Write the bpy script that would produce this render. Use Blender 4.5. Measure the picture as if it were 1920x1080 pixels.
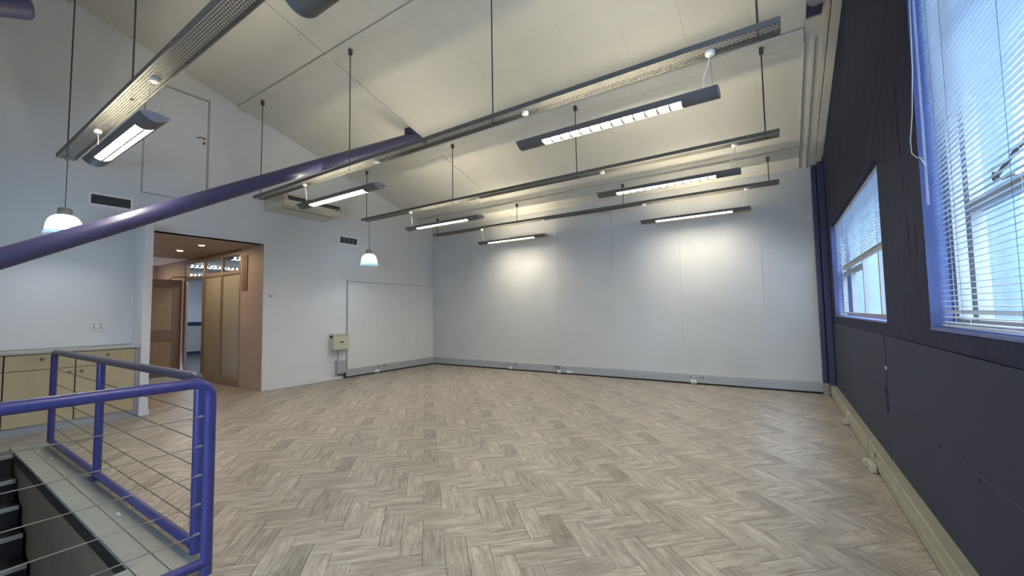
import bpy, bmesh, math, random
from mathutils import Vector, Matrix
random.seed(7)
PI = math.pi
for o in list(bpy.data.objects):
    bpy.data.objects.remove(o)
SC = bpy.context.scene
COL = SC.collection

# ---------------------------------------------------------------- camera, sky, exposure
cam = bpy.data.cameras.new('camera')
cam.sensor_fit = 'HORIZONTAL'
cam.sensor_width = 36.0
cam.lens = 764.3 / 1920 * 36.0
cam.clip_start = 0.02
cam_ob = bpy.data.objects.new('camera', cam)
COL.objects.link(cam_ob)
yaw, pit, rol = [math.radians(a) for a in (-33.065, 3.357, -0.873)]
fwd = Vector((math.sin(yaw) * math.cos(pit), math.cos(yaw) * math.cos(pit), math.sin(pit)))
rgt = Vector((math.cos(yaw), -math.sin(yaw), 0))
upv = rgt.cross(fwd)
r2 = math.cos(rol) * rgt + math.sin(rol) * upv
u2 = -math.sin(rol) * rgt + math.cos(rol) * upv
mw = Matrix((r2, u2, -fwd)).transposed().to_4x4()
mw.translation = (0, 0, 1.4)
cam_ob.matrix_world = mw
SC.camera = cam_ob

world = bpy.data.worlds.new('overcast_sky')
SC.world = world
world.use_nodes = True
wn = world.node_tree
wn.nodes.clear()
w_out = wn.nodes.new('ShaderNodeOutputWorld')
w_bg = wn.nodes.new('ShaderNodeBackground')
w_bg.inputs[0].default_value = (0.58, 0.76, 1.0, 1)
w_bg.inputs[1].default_value = 5.2
wn.links.new(w_bg.outputs[0], w_out.inputs[0])

SC.view_settings.view_transform = 'Standard'
SC.view_settings.look = 'None'
SC.view_settings.gamma = 1.0
SC.view_settings.use_curve_mapping = False
SC.view_settings.exposure = 2.3
LAMP = 21.0          # radiance of the tube lights
LAMP_UP = 15.5        # radiance of their upward slot
DOME = 6.0           # radiance of the pendant bulbs
SC.cycles.use_denoising = True
SC.cycles.max_bounces = 10
SC.cycles.diffuse_bounces = 6
SC.cycles.glossy_bounces = 3
SC.cycles.transmission_bounces = 4
SC.cycles.transparent_max_bounces = 16
SC.cycles.caustics_reflective = False
SC.cycles.caustics_refractive = False
SC.cycles.sample_clamp_indirect = 6.0

# ---------------------------------------------------------------- materials
def srgb(r, g, b):
    f = lambda c: (c / 255) / 12.92 if c / 255 <= 0.04045 else ((c / 255 + 0.055) / 1.055) ** 2.4
    return (f(r), f(g), f(b), 1)

def mat(name, col, rough=0.6, metal=0.0, noise=0.0, nscale=8.0, bump=0.0, bscale=60.0, spec=0.5, stretch=None, coat=0.0):
    m = bpy.data.materials.new(name)
    m.use_nodes = True
    nt = m.node_tree
    b = nt.nodes['Principled BSDF']
    b.inputs['Base Color'].default_value = col
    b.inputs['Roughness'].default_value = rough
    b.inputs['Metallic'].default_value = metal
    b.inputs['Specular IOR Level'].default_value = spec
    b.inputs['Coat Weight'].default_value = coat
    tc = nt.nodes.new('ShaderNodeTexCoord')
    src = tc.outputs['Object']
    if stretch:
        mp = nt.nodes.new('ShaderNodeMapping')
        mp.inputs['Scale'].default_value = stretch
        nt.links.new(src, mp.inputs['Vector'])
        src = mp.outputs['Vector']
    if noise > 0:
        n = nt.nodes.new('ShaderNodeTexNoise')
        n.inputs['Scale'].default_value = nscale
        n.inputs['Detail'].default_value = 6
        nt.links.new(src, n.inputs['Vector'])
        r = nt.nodes.new('ShaderNodeMapRange')
        r.inputs['From Min'].default_value = 0.3
        r.inputs['From Max'].default_value = 0.7
        r.inputs['To Min'].default_value = 1 - noise
        r.inputs['To Max'].default_value = 1 + noise
        nt.links.new(n.outputs['Fac'], r.inputs['Value'])
        mx = nt.nodes.new('ShaderNodeVectorMath')
        mx.operation = 'SCALE'
        mx.inputs[0].default_value = col[:3]
        nt.links.new(r.outputs['Result'], mx.inputs['Scale'])
        nt.links.new(mx.outputs['Vector'], b.inputs['Base Color'])
    if bump > 0:
        n2 = nt.nodes.new('ShaderNodeTexNoise')
        n2.inputs['Scale'].default_value = bscale
        n2.inputs['Detail'].default_value = 5
        nt.links.new(src, n2.inputs['Vector'])
        bp = nt.nodes.new('ShaderNodeBump')
        bp.inputs['Strength'].default_value = bump
        bp.inputs['Distance'].default_value = 0.01
        nt.links.new(n2.outputs['Fac'], bp.inputs['Height'])
        nt.links.new(bp.outputs['Normal'], b.inputs['Normal'])
    return m

def emit(name, col, strength):
    m = bpy.data.materials.new(name)
    m.use_nodes = True
    nt = m.node_tree
    nt.nodes.clear()
    o = nt.nodes.new('ShaderNodeOutputMaterial')
    e = nt.nodes.new('ShaderNodeEmission')
    e.inputs[0].default_value = col
    e.inputs[1].default_value = strength
    nt.links.new(e.outputs[0], o.inputs[0])
    return m

def glass(name, tint, refl=1.0, frost=0.0, diffuse=None, rough=0.02):
    """thin pane: straight transmission mixed with a fresnel reflection"""
    m = bpy.data.materials.new(name)
    m.use_nodes = True
    nt = m.node_tree
    nt.nodes.clear()
    o = nt.nodes.new('ShaderNodeOutputMaterial')
    t = nt.nodes.new('ShaderNodeBsdfTransparent')
    t.inputs[0].default_value = tint
    g = nt.nodes.new('ShaderNodeBsdfGlossy')
    g.inputs['Roughness'].default_value = rough
    # Schlick reflectance, the same from both sides of the pane
    lw = nt.nodes.new('ShaderNodeLayerWeight')
    lw.inputs[0].default_value = 0.5
    pw_ = nt.nodes.new('ShaderNodeMath')
    pw_.operation = 'POWER'
    pw_.inputs[1].default_value = 5.0
    nt.links.new(lw.outputs['Facing'], pw_.inputs[0])
    f = nt.nodes.new('ShaderNodeMath')
    f.operation = 'MULTIPLY_ADD'
    f.inputs[1].default_value = 0.9 * refl
    f.inputs[2].default_value = 0.04 * refl
    nt.links.new(pw_.outputs[0], f.inputs[0])
    mx = nt.nodes.new('ShaderNodeMixShader')
    nt.links.new(f.outputs[0], mx.inputs[0])
    src = t
    if diffuse:
        d = nt.nodes.new('ShaderNodeBsdfDiffuse')
        d.inputs[0].default_value = diffuse
        m2 = nt.nodes.new('ShaderNodeMixShader')
        m2.inputs[0].default_value = frost
        nt.links.new(t.outputs[0], m2.inputs[1])
        nt.links.new(d.outputs[0], m2.inputs[2])
        src = m2
    nt.links.new(src.outputs[0], mx.inputs[1])
    nt.links.new(g.outputs[0], mx.inputs[2])
    nt.links.new(mx.outputs[0], o.inputs[0])
    return m

M = {}
M['white_wall'] = mat('white_wall_paint', (0.68, 0.68, 0.69, 1), 0.75, noise=0.03, nscale=1.3, bump=0.12, bscale=90)
M['fabric_wall'] = mat('pale_wall_covering', (0.56, 0.56, 0.555, 1), 0.85, noise=0.03, nscale=2.0, bump=0.25, bscale=160)
M['ceiling'] = mat('ceiling_paint', (0.60, 0.585, 0.53, 1), 0.7, noise=0.02, nscale=1.5, bump=0.05, bscale=20)
M['trim'] = mat('cream_trim_paint', (0.58, 0.565, 0.51, 1), 0.55, noise=0.03, nscale=6)
M['purple_wall'] = mat('slate_purple_wall_paint', (0.0185, 0.0225, 0.052, 1), 0.75, spec=0.2, noise=0.12, nscale=3.5, bump=0.5, bscale=6)
for nd in M['purple_wall'].node_tree.nodes:
    if nd.type == 'BUMP': nd.inputs['Distance'].default_value = 0.03
M['purple_smooth'] = mat('slate_purple_board_paint', (0.0235, 0.028, 0.058, 1), 0.65, spec=0.3, noise=0.07, nscale=2.5, bump=0.08, bscale=60)
M['reveal'] = mat('violet_reveal_paint', (0.10, 0.13, 0.32, 1), 0.55, noise=0.08, nscale=6, bump=0.2, bscale=20)
M['rail_glare'] = mat('glare_grey_violet_enamel', (0.055, 0.050, 0.085, 1), 0.4, noise=0.15, nscale=25)  # violet greyed so the colour carries the glare of the lights
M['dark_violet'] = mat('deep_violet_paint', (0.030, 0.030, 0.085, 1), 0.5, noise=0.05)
M['tube'] = mat('violet_tube_enamel', (0.060, 0.056, 0.135, 1), 0.34, noise=0.03, nscale=5, coat=0.1)
M['rail'] = mat('violet_rail_enamel', (0.050, 0.050, 0.20, 1), 0.33, noise=0.06, nscale=30, bump=0.1, bscale=120)
M['trunk'] = mat('grey_trunking', (0.38, 0.39, 0.40, 1), 0.42, noise=0.03, nscale=7)
M['trunk_cream'] = mat('cream_trunking', (0.285, 0.275, 0.215, 1), 0.45, noise=0.06, nscale=8, bump=0.1, bscale=120)
M['white_plastic'] = mat('white_plastic', (0.72, 0.72, 0.70, 1), 0.4)
M['vent_white'] = mat('bright_white_enamel', (0.86, 0.86, 0.86, 1), 0.4)
M['dark_hole'] = mat('dark_recess', (0.012, 0.012, 0.015, 1), 0.8)
M['galv'] = mat('galvanised_steel', (0.13, 0.125, 0.115, 1), 0.55, metal=0.15, noise=0.08, nscale=12)
M['rod'] = mat('dark_rod_steel', (0.10, 0.09, 0.08, 1), 0.5, metal=0.5)
M['wire'] = mat('steel_wire', (0.45, 0.44, 0.42, 1), 0.35, metal=0.8)
M['lum_body'] = mat('grey_luminaire_paint', (0.115, 0.112, 0.115, 1), 0.45, noise=0.03)
M['lum_end'] = mat('luminaire_end_cap', (0.30, 0.30, 0.32, 1), 0.4)
M['louvre'] = mat('louvre_blade', (0.06, 0.06, 0.055, 1), 0.4)
M['tube_light'] = emit('lamp_glow', (1.0, 0.92, 0.74, 1), LAMP)
M['up_light'] = emit('upward_lamp_glow', (1.0, 0.90, 0.66, 1), LAMP_UP)
M['ac'] = mat('cream_appliance_plastic', (0.55, 0.53, 0.42, 1), 0.45, noise=0.02)
M['brown_wall'] = mat('taupe_wall_paint', (0.42, 0.33, 0.27, 1), 0.6, noise=0.04, bump=0.1)
M['brown_ceiling'] = mat('taupe_ceiling_paint', (0.42, 0.33, 0.275, 1), 0.6, noise=0.05)
M['brown_wood'] = mat('brown_door_stile', (0.16, 0.105, 0.075, 1), 0.5, noise=0.06, nscale=20)
M['door_panel'] = mat('tan_door_panel', (0.24, 0.165, 0.10, 1), 0.5, noise=0.06, nscale=9)
M['alu_brown'] = mat('taupe_aluminium', (0.30, 0.24, 0.19, 1), 0.35, metal=0.4, noise=0.04)
M['birch'] = mat('birch_veneer', (0.46, 0.385, 0.245, 1), 0.5, noise=0.09, nscale=5, stretch=(1, 1, 0.35))
M['birch_edge'] = mat('cabinet_carcass', (0.10, 0.07, 0.04, 1), 0.6)
M['grey_lam'] = mat('grey_laminate', (0.34, 0.36, 0.40, 1), 0.45, noise=0.03)
M['counter'] = mat('speckled_counter', (0.42, 0.42, 0.41, 1), 0.45, noise=0.08, nscale=90)
M['gap'] = mat('batten_shade_paint', (0.22, 0.20, 0.16, 1), 0.8)  # dark tone that paints shade beside the ceiling battens
M['brass'] = mat('brass_knob', (0.30, 0.22, 0.14, 1), 0.3, metal=0.9)
M['tile'] = mat('grey_green_tile', (0.30, 0.315, 0.28, 1), 0.32, noise=0.10, nscale=14, bump=0.06, bscale=200)
M['grout'] = mat('dark_grout', (0.09, 0.085, 0.07, 1), 0.8)
M['stair_wall'] = mat('olive_brown_stair_paint', (0.20, 0.155, 0.105, 1), 0.6, noise=0.12, nscale=3, bump=0.2)
M['angle'] = mat('dark_steel_angle', (0.045, 0.04, 0.032, 1), 0.5, metal=0.3, noise=0.1)
M['tread'] = mat('black_stair_rubber', (0.012, 0.012, 0.013, 1), 0.6)
M['nosing'] = mat('grey_nosing', (0.34, 0.34, 0.32, 1), 0.5, noise=0.1, nscale=30)
M['slab'] = mat('floor_joint', (0.10, 0.09, 0.075, 1), 0.8)
M['carpet'] = mat('dark_blue_carpet', (0.05, 0.06, 0.075, 1), 0.95, noise=0.2, nscale=50)
M['navy'] = mat('navy_trim', (0.01, 0.02, 0.07, 1), 0.5)
M['slat'] = mat('pale_blind_slat', (0.62, 0.66, 0.70, 1), 0.4)
M['frame_win'] = mat('grey_window_frame', (0.30, 0.29, 0.28, 1), 0.5, noise=0.05)
M['glass'] = glass('window_glass', (0.95, 0.98, 1.0, 1), refl=0.6)
M['clear_plastic'] = glass('clear_wand', (0.85, 0.9, 1.0, 1), frost=0.35, diffuse=(0.8, 0.85, 0.95, 1))
M['frosted'] = glass('frosted_glass', (0.3, 0.3, 0.3, 1), refl=0.3, frost=0.85, diffuse=(0.42, 0.41, 0.35, 1), rough=0.2)
M['transom_glass'] = glass('transom_glass', (0.85, 0.88, 0.88, 1), frost=0.06, diffuse=(0.2, 0.2, 0.18, 1))
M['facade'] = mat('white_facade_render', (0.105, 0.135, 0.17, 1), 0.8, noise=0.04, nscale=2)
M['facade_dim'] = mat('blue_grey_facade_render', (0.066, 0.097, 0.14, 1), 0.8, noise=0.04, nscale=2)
M['board'] = mat('off_white_board', (0.66, 0.66, 0.66, 1), 0.5, noise=0.02)
M['shade_glass'] = None

def wood_mat():
    m = bpy.data.materials.new('greige_oak_plank')
    m.use_nodes = True
    nt = m.node_tree
    N = nt.nodes
    L = nt.links.new
    b = N['Principled BSDF']
    uv = N.new('ShaderNodeUVMap')
    uv.uv_map = 'UVMap'
    tone = N.new('ShaderNodeAttribute')
    tone.attribute_name = 'tone'
    mp = N.new('ShaderNodeMapping')
    mp.inputs['Scale'].default_value = (3.6, 48, 1)
    L(uv.outputs[0], mp.inputs[0])
    n1 = N.new('ShaderNodeTexNoise')
    n1.inputs['Scale'].default_value = 1.0
    n1.inputs['Detail'].default_value = 7
    n1.inputs['Roughness'].default_value = 0.70
    n1.inputs['Distortion'].default_value = 0.6
    L(mp.outputs[0], n1.inputs['Vector'])
    mp2 = N.new('ShaderNodeMapping')
    mp2.inputs['Scale'].default_value = (4.5, 16, 1)
    L(uv.outputs[0], mp2.inputs[0])
    n2 = N.new('ShaderNodeTexNoise')
    n2.inputs['Scale'].default_value = 1.0
    n2.inputs['Detail'].default_value = 3
    L(mp2.outputs[0], n2.inputs['Vector'])
    cr = N.new('ShaderNodeValToRGB')
    cr.color_ramp.elements[0].position = 0.30
    cr.color_ramp.elements[0].color = (0.195, 0.166, 0.140, 1)
    cr.color_ramp.elements[1].position = 0.72
    cr.color_ramp.elements[1].color = (0.49, 0.45, 0.40, 1)
    e = cr.color_ramp.elements.new(0.5)
    e.color = (0.335, 0.300, 0.258, 1)
    mixv = N.new('ShaderNodeMix')
    mixv.data_type = 'FLOAT'
    mixv.inputs[0].default_value = 0.40
    L(n1.outputs['Fac'], mixv.inputs[2])
    L(n2.outputs['Fac'], mixv.inputs[3])
    ctr = N.new('ShaderNodeMapRange')
    ctr.inputs['From Min'].default_value = 0.34
    ctr.inputs['From Max'].default_value = 0.66
    ctr.inputs['To Min'].default_value = 0.26
    ctr.inputs['To Max'].default_value = 0.74
    L(mixv.outputs[0], ctr.inputs['Value'])
    L(ctr.outputs['Result'], cr.inputs[0])
    # fine dark pores and small pale knots
    mp3 = N.new('ShaderNodeMapping')
    mp3.inputs['Scale'].default_value = (11, 190, 1)
    L(uv.outputs[0], mp3.inputs[0])
    n3 = N.new('ShaderNodeTexNoise')
    n3.inputs['Scale'].default_value = 1.0
    n3.inputs['Detail'].default_value = 4
    L(mp3.outputs[0], n3.inputs['Vector'])
    por = N.new('ShaderNodeMapRange')
    por.inputs['From Min'].default_value = 0.34
    por.inputs['From Max'].default_value = 0.50
    por.inputs['To Min'].default_value = 0.72
    por.inputs['To Max'].default_value = 1.03
    L(n3.outputs['Fac'], por.inputs['Value'])
    vor = N.new('ShaderNodeTexVoronoi')
    vor.inputs['Scale'].default_value = 1.0
    mp4 = N.new('ShaderNodeMapping')
    mp4.inputs['Scale'].default_value = (3.5, 9.0, 1)
    L(uv.outputs[0], mp4.inputs[0])
    L(mp4.outputs[0], vor.inputs['Vector'])
    kn = N.new('ShaderNodeMapRange')
    kn.inputs['From Min'].default_value = 0.03
    kn.inputs['From Max'].default_value = 0.16
    kn.inputs['To Min'].default_value = 1.28
    kn.inputs['To Max'].default_value = 1.0
    L(vor.outputs['Distance'], kn.inputs['Value'])
    m1 = N.new('ShaderNodeMath'); m1.operation = 'MULTIPLY'
    L(por.outputs[0], m1.inputs[0]); L(kn.outputs[0], m1.inputs[1])
    m3 = N.new('ShaderNodeMath'); m3.operation = 'MULTIPLY'
    L(m1.outputs[0], m3.inputs[0]); L(tone.outputs['Fac'], m3.inputs[1])
    sc = N.new('ShaderNodeVectorMath')
    sc.operation = 'SCALE'
    L(cr.outputs[0], sc.inputs[0])
    L(m3.outputs[0], sc.inputs['Scale'])
    L(sc.outputs[0], b.inputs['Base Color'])
    rr = N.new('ShaderNodeMapRange')
    rr.inputs['To Min'].default_value = 0.30
    rr.inputs['To Max'].default_value = 0.50
    L(n1.outputs['Fac'], rr.inputs['Value'])
    L(rr.outputs[0], b.inputs['Roughness'])
    bp = N.new('ShaderNodeBump')
    bp.inputs['Strength'].default_value = 0.12
    bp.inputs['Distance'].default_value = 0.004
    L(n1.outputs['Fac'], bp.inputs['Height'])
    L(bp.outputs[0], b.inputs['Normal'])
    return m
M['oak'] = wood_mat()

# ---------------------------------------------------------------- mesh builder
class MB:
    def __init__(self):
        self.v = []
        self.f = []
        self.smooth = False
    def add(self, vs, fs):
        k = len(self.v)
        self.v += [tuple(p) for p in vs]
        self.f += [tuple(i + k for i in q) for q in fs]
        return self
    def box(self, x0, x1, y0, y1, z0, z1):
        x0, x1 = min(x0, x1), max(x0, x1)
        y0, y1 = min(y0, y1), max(y0, y1)
        z0, z1 = min(z0, z1), max(z0, z1)
        return self.add([(x0, y0, z0), (x1, y0, z0), (x1, y1, z0), (x0, y1, z0), (x0, y0, z1), (x1, y0, z1), (x1, y1, z1), (x0, y1, z1)],
                        [(3, 2, 1, 0), (4, 5, 6, 7), (0, 1, 5, 4), (1, 2, 6, 5), (2, 3, 7, 6), (3, 0, 4, 7)])
    def tube(self, pts, r, n=12, cap=True, closed=False):
        self.smooth = True
        pts = [Vector(p) for p in pts]
        rings = []
        ref = None
        for i, p in enumerate(pts):
            if i == 0: d = pts[1] - p
            elif i == len(pts) - 1: d = p - pts[-2]
            else: d = (pts[i + 1] - p).normalized() + (p - pts[i - 1]).normalized()
            d.normalize()
            if ref is None:
                ref = Vector((0, 0, 1)) if abs(d.z) < 0.9 else Vector((1, 0, 0))
            a = (ref - d * ref.dot(d)).normalized()
            ref = a
            b = d.cross(a)
            rr = r[i] if isinstance(r, (list, tuple)) else r
            rings.append([p + rr * (math.cos(2 * PI * k / n) * a + math.sin(2 * PI * k / n) * b) for k in range(n)])
        vs = [q for ring in rings for q in ring]
        fs = []
        for i in range(len(rings) - 1):
            for k in range(n):
                fs.append((i * n + k, i * n + (k + 1) % n, (i + 1) * n + (k + 1) % n, (i + 1) * n + k))
        if cap:
            fs.append(tuple(range(n - 1, -1, -1)))
            fs.append(tuple((len(rings) - 1) * n + k for k in range(n)))
        return self.add(vs, fs)
    def lathe(self, prof, cx=0, cy=0, n=24):
        """prof: (radius, z) pairs from top to bottom"""
        self.smooth = True
        vs = []
        fs = []
        for (r, z) in prof:
            for k in range(n):
                vs.append((cx + r * math.cos(2 * PI * k / n), cy + r * math.sin(2 * PI * k / n), z))
        for i in range(len(prof) - 1):
            for k in range(n):
                fs.append((i * n + k, (i + 1) * n + k, (i + 1) * n + (k + 1) % n, i * n + (k + 1) % n))
        return self.add(vs, fs)
    def prism(self, prof, axis, a0, a1):
        """prof: 2-D outline in the two other axes (x:(y,z)  y:(x,z)  z:(x,y))"""
        def P(t, p):
            return (t, p[0], p[1]) if axis == 'x' else (p[0], t, p[1]) if axis == 'y' else (p[0], p[1], t)
        n = len(prof)
        vs = [P(a0, p) for p in prof] + [P(a1, p) for p in prof]
        fs = [tuple(range(n)), tuple(range(2 * n - 1, n - 1, -1))]
        for k in range(n):
            fs.append((k, k + n, (k + 1) % n + n, (k + 1) % n))
        return self.add(vs, fs)
    def mesh(self, name, off=(0, 0, 0)):
        me = bpy.data.meshes.new(name)
        me.from_pydata([(x - off[0], y - off[1], z - off[2]) for x, y, z in self.v], [], self.f)
        bm = bmesh.new()
        bm.from_mesh(me)
        bmesh.ops.recalc_face_normals(bm, faces=bm.faces)
        bm.to_mesh(me)
        bm.free()
        if self.smooth:
            me.shade_smooth()
            me.set_sharp_from_angle(angle=math.radians(38))
        return me

def wloc(o):
    v = Vector((0, 0, 0))
    while o is not None:
        v += o.location
        o = o.parent
    return v

def obj(name, mb, material, parent=None, bevel=0.0, cuts=None, seg=2):
    """link ONE mesh object; mb is in world coordinates"""
    off = wloc(parent)
    me = mb.mesh(name, off)
    me.materials.append(material)
    o = bpy.data.objects.new(name, me)
    COL.objects.link(o)
    if parent is not None:
        o.parent = parent
    if cuts:
        cm = MB()
        for c in cuts:
            if isinstance(c, MB): cm.add(c.v, c.f)
            else: cm.box(*c)
        cme = cm.mesh('cutter', off)
        co = bpy.data.objects.new('cutter', cme)
        COL.objects.link(co)
        if parent is not None:
            co.parent = parent
        md = o.modifiers.new('cut', 'BOOLEAN')
        md.object = co
        md.operation = 'DIFFERENCE'
        md.solver = 'EXACT'
        dg = bpy.context.evaluated_depsgraph_get()
        new = bpy.data.meshes.new_from_object(o.evaluated_get(dg))
        o.modifiers.clear()
        o.data = new
        bpy.data.objects.remove(co)
    if bevel > 0:
        md = o.modifiers.new('soft_edge', 'BEVEL')
        md.width = bevel
        md.segments = seg
        md.limit_method = 'ANGLE'
        md.angle_limit = math.radians(50)
    return o

def box(name, dims, material, parent=None, bevel=0.0, cuts=None):
    return obj(name, MB().box(*dims), material, parent, bevel, cuts)

def empty(name, loc=(0, 0, 0)):
    o = bpy.data.objects.new(name, None)
    o.location = loc
    o.empty_display_size = 0.1
    COL.objects.link(o)
    return o

def tag(o, label, cat, group=None):
    o['label'] = label
    o['category'] = cat
    if group: o['group'] = group
    return o

def struct(o, label=None, kind='structure', cat=None):
    o['kind'] = kind
    if label: o['label'] = label
    if cat: o['category'] = cat
    return o

def copy_tree(o, parent=None, loc=None):
    c = o.copy()
    COL.objects.link(c)
    c.parent = parent
    if loc is not None: c.location = loc
    for ch in [k for k in bpy.data.objects if k.parent == o]:
        copy_tree(ch, c)
    return c

# ---------------------------------------------------------------- dimensions
XL, XR, YB = -8.10, 0.70, 8.373
YR = -3.4                      # rear wall, behind the camera
SL = 0.29
def roof(y): return 3.757 + SL * (YB - y)
RIDGE = -0.6
def roof2(y): return roof(y) if y >= RIDGE else roof(RIDGE) - SL * (RIDGE - y)

# ---------------------------------------------------------------- floor: herringbone planks
W, L = 0.13, 0.39
E1 = Vector((0.70711, -0.70711)); E2 = Vector((0.70711, 0.70711))
O0 = Vector((-1.436, 2.505))
fl = MB()
HX0, HX1, HY0, HY1 = -6.72, -2.78, -1.25, 0.80      # stair opening
fl.box(XL - 5.2, HX0, YR, YB + 0.1, -0.25, -0.006)
fl.box(HX1, XR + 0.2, YR, YB + 0.1, -0.25, -0.006)
fl.box(HX0, HX1, HY1, YB + 0.1, -0.25, -0.006)
fl.box(HX0, HX1, YR, HY0, -0.25, -0.006)
floor = struct(obj('floor', fl, M['slab']), 'greige oak-look herringbone plank floor')
variants = {}
G = 0.0011
for i in range(6):
    for j in range(2):
        for t in range(2):
            me = bpy.data.meshes.new('plank')
            T = 0.006
            b = 0.0012
            vs = [(G, G, -T), (L - G, G, -T), (L - G, W - G, -T), (G, W - G, -T),
                  (G, G, -b), (L - G, G, -b), (L - G, W - G, -b), (G, W - G, -b),
                  (G + b, G + b, 0), (L - G - b, G + b, 0), (L - G - b, W - G - b, 0), (G + b, W - G - b, 0)]
            fs = [(3, 2, 1, 0), (8, 9, 10, 11)]
            for k in range(4):
                k2 = (k + 1) % 4
                fs.append((k, k2, k2 + 4, k + 4)); fs.append((k + 4, k2 + 4, k2 + 8, k + 8))
            me.from_pydata(vs, [], fs)
            uvl = me.uv_layers.new(name='UVMap')
            ox, oy = random.uniform(0, 40), random.uniform(0, 40)
            for lp in me.loops:
                p = me.vertices[lp.vertex_index].co
                uvl.data[lp.index].uv = (p.x + ox, p.y + oy)
            tone = random.choice([0.94, 0.97, 1.0, 1.03, 1.07, 0.90, 1.01])
            if (i, j, t) == (0, 0, 0): tone = 0.78
            if (i, j, t) == (3, 1, 0): tone = 0.80
            if (i, j, t) == (2, 1, 1): tone = 0.86
            at = me.attributes.new('tone', 'FLOAT', 'FACE')
            for k in range(len(me.polygons)): at.data[k].value = tone
            me.materials.append(M['oak'])
            variants[(i, j, t)] = (me, vs, fs, (ox, oy), tone)

def proj(x, y, z=0.0):
    d = Vector((x, y, z - 1.4))
    c = (d.dot(r2), d.dot(u2), d.dot(fwd))
    if c[2] < 0.1: return None
    return (960 + 764.3 * c[0] / c[2], 540 - 764.3 * c[1] / c[2])

cells = []
RW = 1.41421356 * W
RL = 1.41421356 * L
for a in range(-90, 60):
    for bq in range(-14, 30):
        base = O0 + Vector((a * RW, bq * RL))
        for t in range(2):
            if t == 0: o, ex, ey, ang = base, E1, E2, -PI / 4
            else: o, ex, ey, ang = base + E1 * L + E2 * (W - L) + E1 * W, E2, -E1, PI / 4
            c = o + ex * L / 2 + ey * W / 2
            if not (XL - 5 < c.x < XR + 0.3 and YR < c.y < YB + 0.1): continue
            if c.x < XL - 0.3 and not (1.7 < c.y < 4.1): continue
            cs = [o, o + ex * L, o + ex * L + ey * W, o + ey * W]
            cells.append((c, cs, t, a % 6, bq % 2, o, ang))
def inside(cs):
    lim = []
    for p in cs:
        if not (XL + 0.02 < p.x < XR - 0.01 and p.y < YB - 0.01): return False
        if HX0 - 0.22 < p.x < HX1 + 0.02 and HY0 < p.y < 1.02: return False
    return True
def area(cs):
    ps = [proj(p.x, p.y) for p in cs]
    if any(p is None for p in ps): return 0
    if max(p[0] for p in ps) < 0 or min(p[0] for p in ps) > 1920 or max(p[1] for p in ps) < 0 or min(p[1] for p in ps) > 1080: return 0
    cl = [(min(max(p[0], 0), 1920), min(max(p[1], 0), 1080)) for p in ps]
    return abs(sum(cl[k][0] * cl[(k + 1) % 4][1] - cl[(k + 1) % 4][0] * cl[k][1] for k in range(4))) / 2
rank = sorted([(area(c[1]), k) for k, c in enumerate(cells) if inside(c[1])], reverse=True)
single = {k for ar, k in rank[:298] if ar > 60}
jv, jf, juv, jt = [], [], [], []
def clip(poly, f):
    out = []
    for k in range(len(poly)):
        p, q = poly[k], poly[(k + 1) % len(poly)]
        dp, dq = f(p), f(q)
        if dp >= 0: out.append(p)
        if dp * dq < 0:
            s = dp / (dp - dq)
            out.append((p[0] + (q[0] - p[0]) * s, p[1] + (q[1] - p[1]) * s))
    return out
for k, (c, cs, t, i, j, o, ang) in enumerate(cells):
    me, vs, fs, (ox, oy), tone = variants[(i, j, t)]
    if k in single:
        ob = bpy.data.objects.new('plank', me)
        ob.location = (o.x, o.y, 0)
        ob.rotation_euler = (0, 0, ang)
        ob.parent = floor
        COL.objects.link(ob)
        continue
    ex = Vector((math.cos(ang), math.sin(ang))); ey = Vector((-math.sin(ang), math.cos(ang)))
    g = G + 0.0006
    poly = [(g, g), (L - g, g), (L - g, W - g), (g, W - g)]
    wx = lambda p: o.x + ex.x * p[0] + ey.x * p[1]
    wy = lambda p: o.y + ex.y * p[0] + ey.y * p[1]
    # corridor or main room limits
    polys = []
    mainp = clip(clip(clip(clip(poly, lambda p: wx(p) - (XL - 5.0)), lambda p: XR - 0.005 - wx(p)), lambda p: YB - wy(p)), lambda p: wy(p) - YR)
    if len(mainp) < 3: continue
    room = clip(mainp, lambda p: wx(p) - XL)
    corr = clip(clip(clip(mainp, lambda p: XL - wx(p)), lambda p: 3.85 - wy(p)), lambda p: wy(p) - 2.13)
    pieces = [q for q in (room, corr) if len(q) >= 3]
    for q in pieces:
        parts = [q]
        X0, X1, Y0, Y1 = HX0 - 0.24, HX1 - 0.0, HY0, 1.01
        xs = [wx(p) for p in q]; ys = [wy(p) for p in q]
        if max(xs) > X0 and min(xs) < X1 and max(ys) > Y0 and min(ys) < Y1:
            parts = [clip(q, lambda p: X0 - wx(p)), clip(q, lambda p: wx(p) - X1)]
            mid = clip(clip(q, lambda p: wx(p) - X0), lambda p: X1 - wx(p))
            if len(mid) >= 3:
                parts += [clip(mid, lambda p: wy(p) - Y1), clip(mid, lambda p: Y0 - wy(p))]
        for q2 in parts:
            if len(q2) < 3: continue
            n0 = len(jv)
            n = len(q2)
            jv += [(wx(p), wy(p), 0.0) for p in q2] + [(wx(p), wy(p), -0.0055) for p in q2]
            fl_ = [tuple(range(n0, n0 + n))] + [(n0 + m, n0 + n + m, n0 + n + (m + 1) % n, n0 + (m + 1) % n) for m in range(n)]
            for f in fl_:
                jf.append(f)
                jt.append(tone)
                for vi in f:
                    p = q2[(vi - n0) % n]
                    juv.append((p[0] + ox, p[1] + oy))
me = bpy.data.meshes.new('small_planks')
me.from_pydata(jv, [], jf)
uvl = me.uv_layers.new(name='UVMap')
for lp, uvc in zip(uvl.data, juv): lp.uv = uvc
at = me.attributes.new('tone', 'FLOAT', 'FACE')
for k, tt in enumerate(jt): at.data[k].value = tt
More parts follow.
